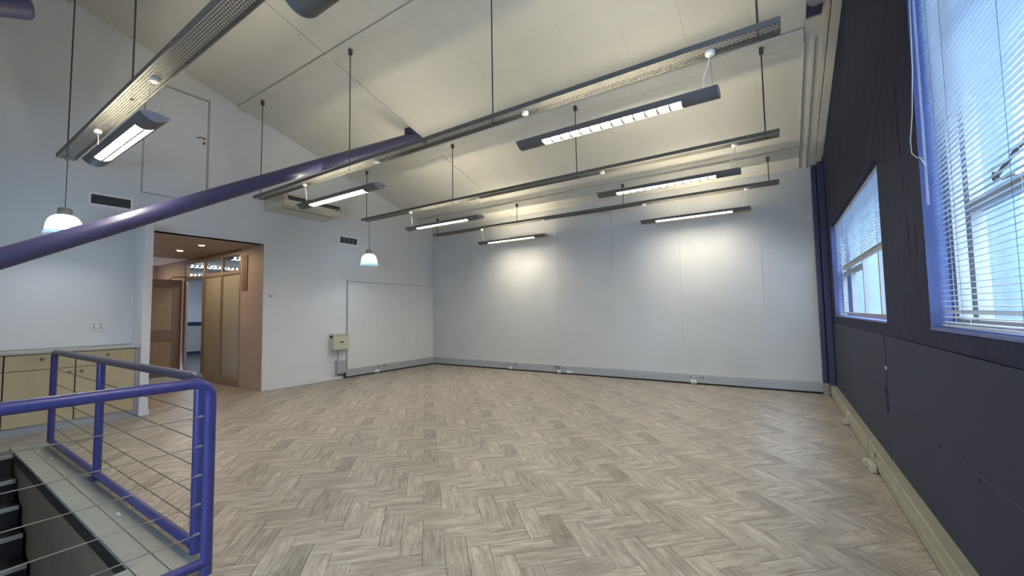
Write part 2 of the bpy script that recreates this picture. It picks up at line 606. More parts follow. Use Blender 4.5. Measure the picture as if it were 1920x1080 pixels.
me.materials.append(M['oak'])
ob = bpy.data.objects.new('far_planking', me)
ob['kind'] = 'stuff'
ob.parent = floor
COL.objects.link(ob)

# ---------------------------------------------------------------- back wall
wb = struct(obj('wall_back', MB().box(XL - 0.15, XR + 0.3, YB + 0.012, YB + 0.2, -0.25, roof(YB) + 0.05), M['white_wall']), 'tall pale panelled end wall')
edges = [XL, -6.85, -5.50, -4.19, -2.90, -1.55, -0.20, XR]
for a, b_ in zip(edges[:-1], edges[1:]):
    box('wall_panel', (a + 0.0012, b_ - 0.0012, YB, YB + 0.012, 0.0, roof(YB)), M['fabric_wall'], wb, bevel=0.0012)

# ---------------------------------------------------------------- left wall with corridor opening
prof = [(YR - 0.2, -0.25), (YB + 0.1, -0.25), (YB + 0.1, roof(YB + 0.1) + 0.03), (RIDGE, roof(RIDGE) + 0.03), (YR - 0.2, roof2(YR - 0.2) + 0.03)]
wl = struct(obj('wall_left', MB().prism(prof, 'x', XL - 0.15, XL), M['white_wall'],
                cuts=[(XL - 0.3, XL + 0.1, 2.12, 3.86, -0.02, 2.75), (XL - 0.035, XL + 0.1, 2.055, 2.935, 3.315, 5.135)]), 'off-white gable wall with corridor opening')
# nib wall beside the counter
struct(obj('trim_1', MB().box(XL, -7.68, 2.02, 2.12, 0, 2.77), M['white_wall'], bevel=0.003), 'white end nib of wall beside the cabinets')
nb = struct(obj('baseboard_nib', MB().box(XL, -7.672, 2.018, 2.135, 0, 0.075), M['white_wall'], bevel=0.003), 'small white skirting round the nib')
# skirting and corner board
struct(box('baseboard_left_1', (XL, XL + 0.015, 3.86, 5.56, 0, 0.07), M['white_wall'], bevel=0.003), 'low white skirting right of the opening')

wbd = empty('whiteboard', (XL, 7.0, 0.19))
tag(wbd, 'large off-white board in the left corner above the grey trunking', 'board')
box('board_face', (XL + 0.002, XL + 0.022, 5.66, 8.33, 0.185, 2.135), M['board'], wbd, bevel=0.002)
box('edge_strip', (XL + 0.002, XL + 0.03, 5.625, 5.658, 0.19, 2.16), M['trunk'], wbd, bevel=0.002)
box('top_strip', (XL + 0.002, XL + 0.027, 5.66, 8.35, 2.137, 2.150), M['trunk'], wbd, bevel=0.001)

# ---------------------------------------------------------------- rear wall (behind the camera)
struct(box('wall_rear', (XL - 0.15, XR + 0.3, YR - 0.2, YR, -0.25, roof2(YR) + 0.03), M['white_wall'], cuts=[(-2.2875, 0.45, YR - 0.4, YR + 0.1, 0.9, 2.36)]))
rw = struct(empty('window_3', (-1.4, YR - 0.1, 0.9)), 'unseen window added behind the viewpoint for daylight')  # out of view, added to throw bluish daylight on the end wall
box('window_frame', (-2.2875, 0.45, YR - 0.14, YR - 0.08, 0.9, 2.36), M['white_wall'], rw, cuts=[(a + 0.03, a + 0.88, YR - 0.3, YR + 0.1, c, d) for a in (-2.2875, -1.375, -0.4625) for (c, d) in ((0.95, 2.3),)])
for a in (-2.2875, -1.375, -0.4625):
    box('pane', (a + 0.02, a + 0.89, YR - 0.112, YR - 0.108, 0.94, 2.31), M['glass'], rw)

# ---------------------------------------------------------------- ceiling
def roofp(y0, y1, top0, top1):
    return [(y0, roof(y0) + top0), (y1, roof(y1) + top0), (y1, roof(y1) + top1), (y0, roof(y0) + top1)]
SLOTL = (-5.525, -5.387)
SLOTR = (0.40, 0.545)
ceil = struct(obj('ceiling', MB().prism([(YR - 0.2, roof2(YR - 0.2) + 0.014), (RIDGE, roof(RIDGE) + 0.014), (YB + 0.2, roof(YB + 0.2) + 0.014),
              (YB + 0.2, roof(YB + 0.2) + 0.2), (RIDGE, roof(RIDGE) + 0.2), (YR - 0.2, roof2(YR - 0.2) + 0.2)], 'x', XL - 0.2, XR + 0.35), M['ceiling'],
              cuts=[(SLOTL[0], SLOTL[1], 4.98, 5.50, 4.5, 4.86), (SLOTR[0], SLOTR[1], 4.98, 5.475, 4.5, 4.86)]), 'sloping cream boarded ceiling')
joints = [XL, -8.03, -7.37, -6.71, -6.05, -5.39, -4.745, -4.11, -3.455, -2.80, -2.13, -1.465, -0.80, -0.12, 0.385, XR]
bays = [(RIDGE, 1.17), (1.17, 3.42), (3.42, 5.64), (5.64, 7.87), (7.87, YB)]
for (y0, y1) in bays:
    for a, b_ in zip(joints[:-1], joints[1:]):
        if b_ - a < 0.1: continue
        g0 = 0.007 if abs(a + 5.39) < 0.01 else 0.0007
        g1 = 0.004 if abs(b_ + 5.39) < 0.01 else 0.0007
        cuts = None
        if y0 == 3.42 and a < SLOTL[0] < b_ + 0.01: cuts = [(SLOTL[0], b_ + 0.05, 4.99, 5.50, 4.4, 5.0)]
        if y0 == 3.42 and b_ > 0.6: cuts = [(SLOTR[0], SLOTR[1], 4.99, 5.475, 4.4, 5.0)]
        pl = obj('ceiling_panel', MB().prism(roofp(y0 + 0.001, y1 - 0.001, 0.0, 0.0135), 'x', a + g0, b_ - g1), M['ceiling'], ceil, bevel=0.0 if cuts else 0.0008, cuts=cuts)
struct(obj('trim_2', MB().box(SLOTL[0] + 0.0, SLOTL[1], 5.0, 5.5, 4.64, 4.859), M['dark_violet']), 'dark violet plate in the ceiling slot above the tube')
# battens (purlins) under the panel joints
for n_, (yc, wd, dp) in enumerate(((1.17, 0.14, 0.03), (3.42, 0.14, 0.03), (5.64, 0.16, 0.05), (7.87, 0.20, 0.05))):
    y0, y1 = yc - wd / 2, yc + wd / 2
    x1 = 0.385 if n_ < 2 else 0.385
    o = obj('trim_%d' % (3 + n_), MB().prism([(y0, roof(y0)), (y1, roof(y1)), (y1, roof(y1) - dp), (y0, roof(y0) - dp * 0.7)], 'x', XL, x1), M['trim'], bevel=0.003)
    struct(o, 'flat cream ceiling batten running across the room')
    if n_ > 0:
        obj('shade_line', MB().prism([(y0 - 0.007, roof(y0 - 0.007) - 0.001), (y0 - 0.0005, roof(y0) - 0.001), (y0 - 0.0005, roof(y0) - 0.004), (y0 - 0.007, roof(y0 - 0.007) - 0.004)], 'x', XL, x1), M['gap'], o)  # thin dark strip paints the shade line along the batten edge
# stepped cornice strips down the right slope
def slope_strip(name, x0, x1, y0, y1, d0, d1, m):
    return obj(name, MB().prism([(y0, roof(y0) - d0), (y1, roof(y1) - d0), (y1, roof(y1) - d1), (y0, roof(y0) - d1)], 'x', x0, x1), m, bevel=0.003)
struct(slope_strip('trim_7', 0.615, XR, 1.2, 8.0, 0.0, 0.075, M['trim']), 'outer cream cornice strip along the window wall')
struct(slope_strip('trim_8', 0.56, 0.605, 1.2, 8.05, 0.0, 0.055, M['trim']), 'inner cream cornice strip along the window wall')
struct(slope_strip('trim_9', 0.385, 0.40, 5.72, YB, 0.0, 0.03, M['trim']), 'thin cream ceiling bead near the window wall')
struct(slope_strip('trim_10', 0.47, 0.50, 5.72, YB, 0.0, 0.035, M['trim']), 'second thin cream ceiling bead near the window wall')

# ---------------------------------------------------------------- right wall with windows
RX = XR + 0.22
SW = (4.23, 7.60, 1.27, 2.60)        # small window: y0 y1 z0 z1
BW = (0.35, 3.15, 1.27, 3.72)        # big window
profR = [(YR - 0.2, -0.25), (YB + 0.2, -0.25), (YB + 0.2, roof(YB + 0.2) + 0.05), (RIDGE, roof(RIDGE) + 0.05), (YR - 0.2, roof2(YR - 0.2) + 0.05)]
cuts = [(XR - 0.1, XR + 0.4, w[0], w[1], w[2], w[3]) for w in (SW, BW)]
cuts += [(XR - 0.05, XR + 0.014, YR, 8.37, -0.02, 1.175)]
wr = struct(obj('wall_right', MB().prism(profR, 'x', XR, RX), M['purple_wall'], cuts=cuts), 'slate purple plastered window wall')
# lower boarding, its vertical joints and old fixings
for a, b_ in ((YR, 1.20), (1.20, 4.42), (4.42, 6.41), (6.41, 8.36)):
    box('wall_panel', (XR + 0.004, XR + 0.014, a + 0.006, b_ - 0.006, 0.0, 1.168), M['purple_smooth'], wr, bevel=0.003)
for a in (1.20, 4.42, 6.41):
    z1 = {1.20: 1.16, 4.42: 0.0, 6.41: 0.0}[a]
    box('joint_filler', (XR + 0.0045, XR + 0.012, a - 0.008, a + 0.008, 0.70, 1.165), M['purple_smooth'], wr)
for (y, z) in ((5.54, 0.651), (5.05, 0.643), (3.16, 0.637), (2.64, 0.634), (4.50, 0.66), (6.9, 0.79)):
    obj('anchor_hole', MB().tube([(XR + 0.0005, y, z), (XR + 0.006, y, z)], 0.009, 10), M['dark_hole'], wr)
obj('plaster_patch', MB().tube([(XR - 0.002, 4.40, 0.56), (XR + 0.005, 4.40, 0.66), (XR - 0.001, 4.43, 0.75)], 0.008, 6), M['purple_wall'], wr)
def ridge(pts, r=0.004):
    obj('surface_crack', MB().tube([(XR + 0.004, y, z) for y, z in pts], r, 5), M['purple_smooth'], wr)
ridge([(5.30, 0.72), (5.0, 0.70), (4.7, 0.66), (4.5, 0.63)], 0.0035)
ridge([(3.1, 0.66), (2.8, 0.65), (2.5, 0.655), (2.1, 0.66), (1.7, 0.66)], 0.006)
ridge([(4.41, 1.16), (4.39, 0.95), (4.40, 0.75)], 0.006)
def scar(pts, w=0.006):
    # rough dark scar left in the plaster
    q = []
    for (y, z) in pts:
        q.append((XR - 0.0015 + random.uniform(-0.001, 0.001), y + random.uniform(-0.008, 0.008), z))
    obj('surface_crack', MB().tube(q, [w * random.uniform(0.4, 1.2) for _ in q], 5), M['dark_scar'], wr)
M['dark_scar'] = mat('dark_plaster_scar', (0.006, 0.006, 0.012, 1), 0.9)
scar([(3.53, 2.90 - 0.06 * k) for k in range(10)], 0.0024)
scar([(3.50, 2.30 - 0.05 * k) for k in range(5)], 0.0018)
scar([(3.47, 2.00 - 0.04 * k) for k in range(9)], 0.0022)
scar([(3.31, 1.86 - 0.03 * k) for k in range(6)], 0.0022)
cs = obj('cable_stub', MB().lathe([(0.001, 0.012), (0.010, 0.011), (0.015, 0.006), (0.017, 0)], 0, 0, 12), M['trunk'])
cs.rotation_euler = (0, -PI / 2, 0); cs.location = (XR + 0.005, 4.39, 0.907)
tag(cs, 'small white round cap on the purple boards under the window gap', 'cap')
# reveals
def window(n, win, mull, trans, label):
    """mull: list of y of vertical bars; trans: list of (y0,y1,z) transoms"""
    y0, y1, z0, z1 = win
    root = struct(empty('window_%d' % n, (XR + 0.1, (y0 + y1) / 2, z0)), label)
    fx0, fx1 = XR + 0.10, XR + 0.15
    t = 0.008
    box('reveal_jamb', (XR + 0.001, fx1, y1 - t, y1, z0, z1), M['reveal'], root)
    box('reveal_jamb', (XR + 0.001, fx1, y0, y0 + t, z0, z1), M['reveal'], root)
    box('reveal_head', (XR + 0.001, fx1, y0 + t, y1 - t, z1 - t, z1), M['purple_smooth'], root)
    box('window_sill', (XR - 0.006, fx1, y0 + t, y1 - t, z0 - 0.004, z0 + 0.012), M['reveal'], root, bevel=0.003)
    f = MB()
    w = 0.045
    z0b = z0 + 0.012
    fr = box('window_frame', (fx0, fx1, y0 + t, y1 - t, z0b, z1 - t), M['frame_win'], root,
             cuts=[(fx0 - 0.1, fx1 + 0.1, a, b_, c, d) for (a, b_, c, d) in panes_of(y0 + t, y1 - t, z0b, z1 - t, w, mull, trans)])
    for (a, b_, c, d) in panes_of(y0 + t, y1 - t, z0b, z1 - t, w, mull, trans):
        box('pane', (fx0 + 0.024, fx0 + 0.028, a - 0.004, b_ + 0.004, c - 0.004, d + 0.004), M['glass'], root)
    return root
def panes_of(y0, y1, z0, z1, w, mull, trans):
    out = []
    ys = [y0] + sorted(mull) + [y1]
    for k in range(len(ys) - 1):
        a = ys[k] + (w if k == 0 else w / 2)
        b_ = ys[k + 1] - (w if k == len(ys) - 2 else w / 2)
        zz = [z for (p, q, z) in trans if p - 0.01 <= ys[k] and ys[k + 1] <= q + 0.01]
        zs = [z0] + sorted(zz) + [z1]
        for m_ in range(len(zs) - 1):
            c = zs[m_] + (w if m_ == 0 else w * 0.6)
            d = zs[m_ + 1] - (w if m_ == len(zs) - 2 else w * 0.6)
            out.append((a, b_, c, d))
    return out
win_s = window(1, SW, [5.02, 5.87, 6.75], [(5.8, 7.7, 1.86)], 'smaller window near the corner with half raised blind')
win_b = window(2, BW, [2.87, 1.6], [(0.3, 2.9, 1.875), (0.3, 2.9, 2.85)], 'tall window at the right edge with lowered blind')

# window latch on the big frame
lt = empty('window_latch', (XR + 0.09, 2.35, 1.92))
tag(lt, 'dark metal casement stay behind the blind of the tall window', 'latch')
obj('stay_bar', MB().tube([(XR + 0.085, 2.52, 1.925), (XR + 0.08, 2.30, 1.985), (XR + 0.085, 2.10, 2.03)], 0.008, 8), M['rod'], lt)
obj('stay_hook', MB().tube([(XR + 0.085, 2.52, 1.925), (XR + 0.085, 2.515, 1.955)], 0.008, 8), M['rod'], lt)
obj('stay_bracket', MB().tube([(XR + 0.085, 2.50, 1.925), (XR + 0.088, 2.46, 1.91), (XR + 0.095, 2.36, 1.905)], 0.006, 8), M['wire'], lt)

# ---------------------------------------------------------------- venetian blinds
def slat_mesh(ly):
    mb = MB()
    n = 5
    top, bot = [], []
    for k in range(n):
        u = (k / (n - 1) - 0.5)
        x = u * 0.0235
        z = 0.0022 * (1 - (2 * u) ** 2)
        top.append((x, z + 0.0004)); bot.append((x, z - 0.0004))
    mb.prism(top + bot[::-1], 'y', 0, ly)
    mb.smooth = False
    me = mb.mesh('slat')
    me.materials.append(M['slat'])
    return me
def blind(label, y0, y1, ztop, zbot, pitch, tilt, cords, stack=None, x=XR + 0.055, odd=()):
    root = empty('venetian_blind', (x, (y0 + y1) / 2, zbot))
    tag(root, label, 'blind', None)
    L0 = Vector((x, (y0 + y1) / 2, zbot))
    ly = y1 - y0
    sm = slat_mesh(ly)
    n = int((ztop - 0.03 - zbot - 0.012) / pitch)
    for k in range(n):
        z = zbot + 0.022 + k * pitch
        o = bpy.data.objects.new('slat', sm)
        o.location = Vector((x, y0, z)) - L0
        tt = tilt
        if k in odd: tt = odd[k]
        o.rotation_euler = (0, tt + random.uniform(-0.02, 0.02), 0)
        o.parent = root
        COL.objects.link(o)
    box('head_rail', (x - 0.014, x + 0.014, y0, y1, ztop - 0.028, ztop), M['slat'], root, bevel=0.001)
    box('bottom_rail', (x - 0.012, x + 0.012, y0, y1, zbot, zbot + 0.011), M['slat'], root, bevel=0.002)
    for cy in cords:
        for sx in (-0.0125, 0.0125):
            obj('ladder_cord', MB().tube([(x + sx, cy, zbot + 0.004), (x + sx, cy, ztop - 0.02)], 0.0009, 5), M['dark_cord' if sx < 0 else 'wire'], root)
    return root
M['dark_cord'] = mat('blue_grey_cord', (0.10, 0.12, 0.20, 1), 0.7)
bb = blind('wide lowered venetian blind across the tall window at right', 0.38, 3.135, 3.70, 1.288, 0.0278, -0.22, [3.02, 2.83, 2.25, 1.6], odd={2: 0.95})
blind('narrow fully lowered blind at the far end of the smaller window', 6.98, 7.585, 2.585, 1.288, 0.0278, -0.25, [7.5, 7.1])
rb = blind('half raised venetian blind over the near part of the smaller window', 4.25, 6.95, 2.585, 1.93, 0.0278, -0.25, [6.8, 5.9, 5.0, 4.35])
for k in range(9):
    o = MB().box(XR + 0.043, XR + 0.068, 4.25 + 0.002 * k, 6.95 - 0.003 * k, 1.918 - 0.0045 * k, 1.9215 - 0.0045 * k)
    obj('stacked_slat', o, M['slat'] if k % 3 else M['rod'], rb)
# wand and pull cord of the big blind
wd = obj('tilt_wand', MB().tube([(XR + 0.018, 3.10, 3.62), (XR + 0.016, 3.10, 1.95)], 0.006, 8), M['clear_plastic'])
tag(wd, 'clear plastic tilt wand hanging beside the tall window jamb', 'wand')
pc = obj('pull_cord', MB().tube([(XR + 0.01, 3.12, 3.3), (XR + 0.0, 3.13, 2.75), (XR - 0.006, 3.17, 2.50), (XR - 0.008, 3.235, 2.36), (XR - 0.006, 3.235, 2.29), (XR - 0.004, 3.16, 2.24), (XR - 0.002, 3.10, 2.22), (XR + 0.004, 3.05, 2.16)], 0.0028, 6), M['white_plastic'])
tag(pc, 'thin white pull cord bowed over the jamb of the tall window', 'cord')
pw = obj('pull_cord', MB().tube([(XR + 0.03, 4.262, 2.5), (XR + 0.015, 4.262, 1.9), (XR + 0.02, 4.262, 1.31)], 0.005, 6), M['white_plastic'])
tag(pw, 'white pull cord hanging at the near jamb of the smaller window', 'cord')

# violet pipe boxing in the far right corner
cb = empty('corner_pipe_boxing', (0.63, 8.28, 0.2))
tag(cb, 'dark violet vertical pipe boxing in the far right corner', 'boxing')
box('boxing_fin', (0.552, 0.612, 8.20, 8.372, 0.19, roof(8.30) - 0.05), M['dark_violet'], cb, bevel=0.004)
box('boxing_fin', (0.624, 0.699, 8.05, 8.372, 0.185, roof(8.20) - 0.08), M['dark_violet'], cb, bevel=0.004)
box('boxing_web', (0.612, 0.624, 8.24, 8.372, 0.19, roof(8.30) - 0.05), M['dark_hole'], cb)

# ---------------------------------------------------------------- trunking along the walls
def trunking(name, axis, a0, a1, face, wall, m, label, split=()):
    """dado trunking with a middle groove; profile in (across, z)"""
    s = 1 if face > wall else -1
    d = abs(face - wall)
    P = [(wall, 0.028), (wall + s * (d - 0.004), 0.028), (wall + s * d, 0.032), (wall + s * d, 0.098), (wall + s * (d - 0.004), 0.101),
         (wall + s * (d - 0.004), 0.106), (wall + s * d, 0.109), (wall + s * d, 0.180), (wall + s * (d - 0.005), 0.185), (wall, 0.185)]
    mb = MB().prism(P, axis, a0, a1)
    o = struct(obj(name, mb, m), label)
    # shadow gap plinth
    if axis == 'x': box('plinth', (a0, a1, wall - 0.0, wall + s * (d - 0.012), 0, 0.028) if s > 0 else (a0, a1, wall + s * (d - 0.012), wall, 0, 0.028), M['dark_hole'], o)
    else: box('plinth', (min(wall, wall + s * (d - 0.012)), max(wall, wall + s * (d - 0.012)), a0, a1, 0, 0.028), M['dark_hole'], o)
    for q in split:
        e = 0.0012
        if axis == 'x': box('joint_cover', (q - 0.02, q + 0.02, face - 0.002 if s < 0 else face - 0.01, face + 0.01 if s < 0 else face + 0.002, 0.03, 0.183), m, o, bevel=0.001)
        else: box('joint_cover', (face - 0.01 if s > 0 else face - 0.002, face + 0.002 if s > 0 else face + 0.01, q - 0.02, q + 0.02, 0.03, 0.183), m, o, bevel=0.001)
    return o
trunking('baseboard_back', 'x', XL + 0.06, 0.55, 8.315, YB, M['trunk'], 'grey power trunking along the end wall', (-6.55, -4.55, -1.9, -0.6))
trunking('baseboard_left_2', 'y', 5.60, 8.315, XL + 0.06, XL, M['trunk'], 'grey power trunking under the white board', (6.10, 7.5))
struct(box('trim_11', (XL, XL + 0.04, 5.565, 5.60, 0, 0.2), M['angle'], bevel=0.002), 'dark end piece of the left trunking')
trunking('baseboard_right_1', 'y', 5.02, 8.13, XR - 0.065, XR + 0.004, M['trunk_cream'], 'cream trunking on the far half of the window wall')
trunking('baseboard_right_2', 'y', YR + 0.02, 5.0, XR - 0.062, XR + 0.004, M['trunk_cream'], 'cream trunking on the near half of the window wall')
tb = box('trunking_end_box', (0.545, 0.615, 8.135, 8.20, 0.0, 0.195), M['trunk_cream'], bevel=0.004)
tag(tb, 'cream trunking end box standing in the far right corner', 'box')
st = box('trunking_splice', (XR - 0.070, XR + 0.003, 4.985, 5.035, 0.02, 0.192), M['trunk_cream'], bevel=0.003)
tag(st, 'cream splice cover halfway along the window wall trunking', 'cover')

# ---------------------------------------------------------------- sockets on the trunking
def socket_back(x, z, label, dark=False, lit=True, face='y', w=0.105):
    """round-pin outlet module on the trunking; face y: on the end wall, x: on the left wall"""
    h = 0.062
    def BX(a0, a1, d0, d1, z0, z1):
        if face == 'y': return (x + a0, x + a1, 8.315 - d1, 8.315 - d0, z + z0, z + z1)
        return (XL + 0.06 + d0, XL + 0.06 + d1, x + a0, x + a1, z + z0, z + z1)
    root = empty('power_socket', (x, 8.31, z) if face == 'y' else (XL + 0.06, x, z))
    tag(root, label, 'socket')
    box('faceplate', BX(-w / 2, w / 2, 0, 0.009, -h / 2, h / 2), M['rod'] if dark else M['trunk'], root, bevel=0.002)
    for (a, b_, r) in ((-0.028, -0.010, 0.006), (-0.004, -0.010, 0.006), (-0.016, 0.011, 0.007)):
        box('pin_hole', BX(a - r, a + r, 0.009, 0.0098, b_ - r, b_ + r), M['white_plastic'] if dark else M['dark_hole'], root)
    box('switch', BX(0.018, 0.034, 0.009, 0.014, -0.016, 0.014), M['white_plastic'] if lit else M['dark_hole'], root, bevel=0.001)
    return root
def cover_box(x, z, w, h, d, label, m, face='y', name='outlet_box', cat='box'):
    if face == 'y': dims = (x - w / 2, x + w / 2, 8.315 - d, 8.315, z - h / 2, z + h / 2)
    else: dims = (XL + 0.06, XL + 0.06 + d, x - w / 2, x + w / 2, z - h / 2, z + h / 2)
    o = box(name, dims, m, bevel=0.003)
    return tag(o, label, cat)
socket_back(-5.475, 0.146, 'left socket of the leftmost pair on the end wall trunking', lit=True)
socket_back(-5.345, 0.143, 'right socket of the leftmost pair on the end wall trunking', lit=False)
cover_box(-5.70, 0.064, 0.13, 0.052, 0.018, 'leftmost low white outlet box on the end wall trunking', M['trunk'])
cover_box(-5.49, 0.056, 0.075, 0.062, 0.022, 'small white square outlet under the leftmost socket pair', M['white_plastic'])
socket_back(-4.225, 0.137, 'dark-plated socket on the middle of the end wall trunking', dark=True)
socket_back(-4.075, 0.135, 'plain socket right of the dark-plated one on the end wall', lit=False)
cover_box(-4.18, 0.053, 0.07, 0.058, 0.022, 'small white square outlet under the dark-plated socket', M['white_plastic'])
cover_box(-3.925, 0.055, 0.13, 0.05, 0.018, 'long white outlet box right of the middle sockets', M['white_plastic'])
socket_back(-1.41, 0.135, 'left socket of the rightmost pair on the end wall trunking', lit=True)
socket_back(-1.245, 0.133, 'right socket of the rightmost pair on the end wall trunking', lit=False)
ad = empty('plug_adapter', (-1.38, 8.30, 0.0))
tag(ad, 'pale double plug adapter under the rightmost socket pair', 'adapter')
obj('adapter_body', MB().box(-1.435, -1.325, 8.272, 8.314, 0.012, 0.085), M['white_plastic'], ad, bevel=0.014, seg=3)
obj('adapter_rib', MB().box(-1.385, -1.375, 8.266, 8.272, 0.02, 0.078), M['trunk'], ad, bevel=0.001)
socket_back(6.345, 0.146, 'left socket of the group on the trunking below the white board', face='x')
socket_back(6.50, 0.146, 'middle socket of the group on the trunking below the white board', face='x')
socket_back(6.635, 0.150, 'right socket of the group on the trunking below the white board', face='x', lit=False)
cover_box(6.42, 0.056, 0.13, 0.062, 0.02, 'left low outlet box on the trunking below the white board', M['white_plastic'], 'x')
cover_box(6.60, 0.056, 0.15, 0.055, 0.012, 'right low outlet box on the trunking below the white board', M['trunk'], 'x')
box6 = cover_box(6.15, 0.062, 0.03, 0.05, 0.008, 'tiny grey cover plate left of the sockets below the white board', M['trunk'], 'x', 'cover_plate', 'cover')
M['plug'] = mat('aged_cream_plastic', (0.42, 0.40, 0.32, 1), 0.45)
def plug_right(y, label, double):
    root = empty('floor_plug', (XR - 0.09, y, 0.0))
    tag(root, label, 'plug')
    x1 = XR - 0.066
    if not double:
        obj('plug_body', MB().box(x1 - 0.055, x1, y - 0.05, y + 0.05, 0.008, 0.062), M['plug'], root, bevel=0.005)
        obj('plug_pin_cover', MB().tube([(x1 - 0.058, y - 0.02, 0.035), (x1 - 0.052, y - 0.02, 0.035)], 0.012, 10), M['rod'], root)
        box('faceplate', (x1, x1 + 0.006, y - 0.09, y - 0.01, 0.11, 0.17), M['white_plastic'], root, bevel=0.001)
    else:
        obj('plug_body', MB().box(x1 - 0.06, x1, y + 0.02, y + 0.11, 0.008, 0.055), M['plug'], root, bevel=0.005)
        obj('plug_body', MB().box(x1 - 0.045, x1, y - 0.15, y - 0.005, 0.004, 0.070), M['plug'], root, bevel=0.010, seg=3)
        box('faceplate', (x1, x1 + 0.006, y - 0.11, y + 0.02, 0.108, 0.172), M['trunk_cream'], root, bevel=0.001)
        box('switch', (x1 - 0.005, x1, y - 0.10, y - 0.075, 0.12, 0.16), M['rod'], root, bevel=0.001)
plug_right(6.30, 'white plug on the window wall trunking, the farther one', False)
plug_right(4.72, 'pair of cream plugs on the window wall trunking, the nearer ones', True)
sn = empty('wall_sensor', (0.50, YB, 2.90))
tag(sn, 'small white bracket sensor high in the far right corner', 'sensor')
box('sensor_arm', (0.495, 0.55, YB - 0.03, YB, 2.93, 2.95), M['white_plastic'], sn, bevel=0.002)
box('sensor_head', (0.49, 0.535, YB - 0.06, YB - 0.001, 2.86, 2.93), M['white_plastic'], sn, bevel=0.008)

# wall socket above the counter
ws = empty('wall_socket', (XL, 1.645, 1.28))
tag(ws, 'white double socket on the wall above the cabinets', 'socket')
box('faceplate', (XL, XL + 0.011, 1.577, 1.713, 1.215, 1.35), M['white_plastic'], ws, bevel=0.003)
for cy in (1.61, 1.68):
    for (dy, dz, r) in ((-0.017, -0.033, 0.0065), (0.015, -0.033, 0.0065), (0, -0.006, 0.008)):
        obj('pin_hole', MB().tube([(XL + 0.0105, cy + dy, 1.28 + dz), (XL + 0.0118, cy + dy, 1.28 + dz)], r, 10), M['dark_hole'], ws)
    box('switch', (XL + 0.011, XL + 0.016, cy - 0.014, cy + 0.014, 1.300, 1.325), M['trunk'], ws, bevel=0.002)

# ---------------------------------------------------------------- boxes on the left wall
eb = empty('electrical_box', (XL, 5.40, 0.64))
tag(eb, 'cream metal box on the left wall beside the white board', 'box')
box('box_body', (XL, XL + 0.16, 5.22, 5.60, 0.645, 0.985), M['ac'], eb, bevel=0.006)
box('box_lid', (XL + 0.16, XL + 0.168, 5.228, 5.592, 0.652, 0.978), M['ac'], eb, bevel=0.003)
box('label_plate', (XL + 0.168, XL + 0.170, 5.36, 5.46, 0.795, 0.82), M['dark_hole'], eb)
box('lid_slot', (XL + 0.168, XL + 0.1695, 5.26, 5.57, 0.945, 0.953), M['rod'], eb)
box('side_vent', (XL + 0.03, XL + 0.13, 5.2185, 5.2195, 0.90, 0.945), M['dark_hole'], eb)
sb = empty('junction_box', (XL, 5.5, 0.10))
tag(sb, 'small grey box on the left wall below the cream metal box', 'box')
box('box_body', (XL, XL + 0.09, 5.37, 5.575, 0.125, 0.395), M['trunk'], sb, bevel=0.006)
obj('cable', MB().tube([(XL + 0.05, 5.40, 0.395), (XL + 0.05, 5.40, 0.645)], 0.006, 8), M['rod'], sb)
obj('conduit', MB().tube([(XL + 0.04, 5.43, 0.125), (XL + 0.04, 5.43, 0.09), (XL + 0.04, 5.46, 0.08), (XL + 0.04, 5.57, 0.085)], 0.009, 8), M['rod'], sb)
hk = obj('wall_hook', MB().tube([(XL, 3.96, 1.79), (XL + 0.03, 3.97, 1.765), (XL + 0.03, 3.99, 1.755), (XL, 4.03, 1.79)], 0.006, 6), M['rod'])
tag(hk, 'tiny metal hook on the wall right of the opening', 'hook')

# ---------------------------------------------------------------- vents
def vent(y0, y1, z0, z1, n, label, divs=0):
    root = empty('air_vent', (XL, (y0 + y1) / 2, z0))
    tag(root, label, 'vent')
    w = 0.028
    box('frame', (XL, XL + 0.014, y0, y1, z0, z1), M['vent_white'], root, bevel=0.003, cuts=[(XL - 0.05, XL + 0.1, y0 + w, y1 - w, z0 + w, z1 - w)])
    box('duct', (XL + 0.0005, XL + 0.002, y0 + w - 0.002, y1 - w + 0.002, z0 + w - 0.002, z1 - w + 0.002), M['dark_hole'], root)
    for k in range(n):
        z = z0 + w + (z1 - z0 - 2 * w) * (k + 0.5) / n
        obj('louvre', MB().prism([(XL + 0.004, z + 0.002), (XL + 0.011, z - 0.002), (XL + 0.011, z - 0.0035), (XL + 0.004, z + 0.0005)], 'y', y0 + w, y1 - w), M['trunk'], root)
    for k in range(divs):
        yy = y0 + w + (y1 - y0 - 2 * w) * (k + 1) / (divs + 1)
        box('divider', (XL + 0.003, XL + 0.012, yy - 0.003, yy + 0.003, z0 + w, z1 - w), M['trunk'], root)
vent(1.495, 1.975, 3.005, 3.195, 7, 'long black-slotted vent high on the left wall by the flush door')
vent(5.425, 5.915, 2.970, 3.165, 8, 'small grey vent in white frame right of the air conditioner', 3)

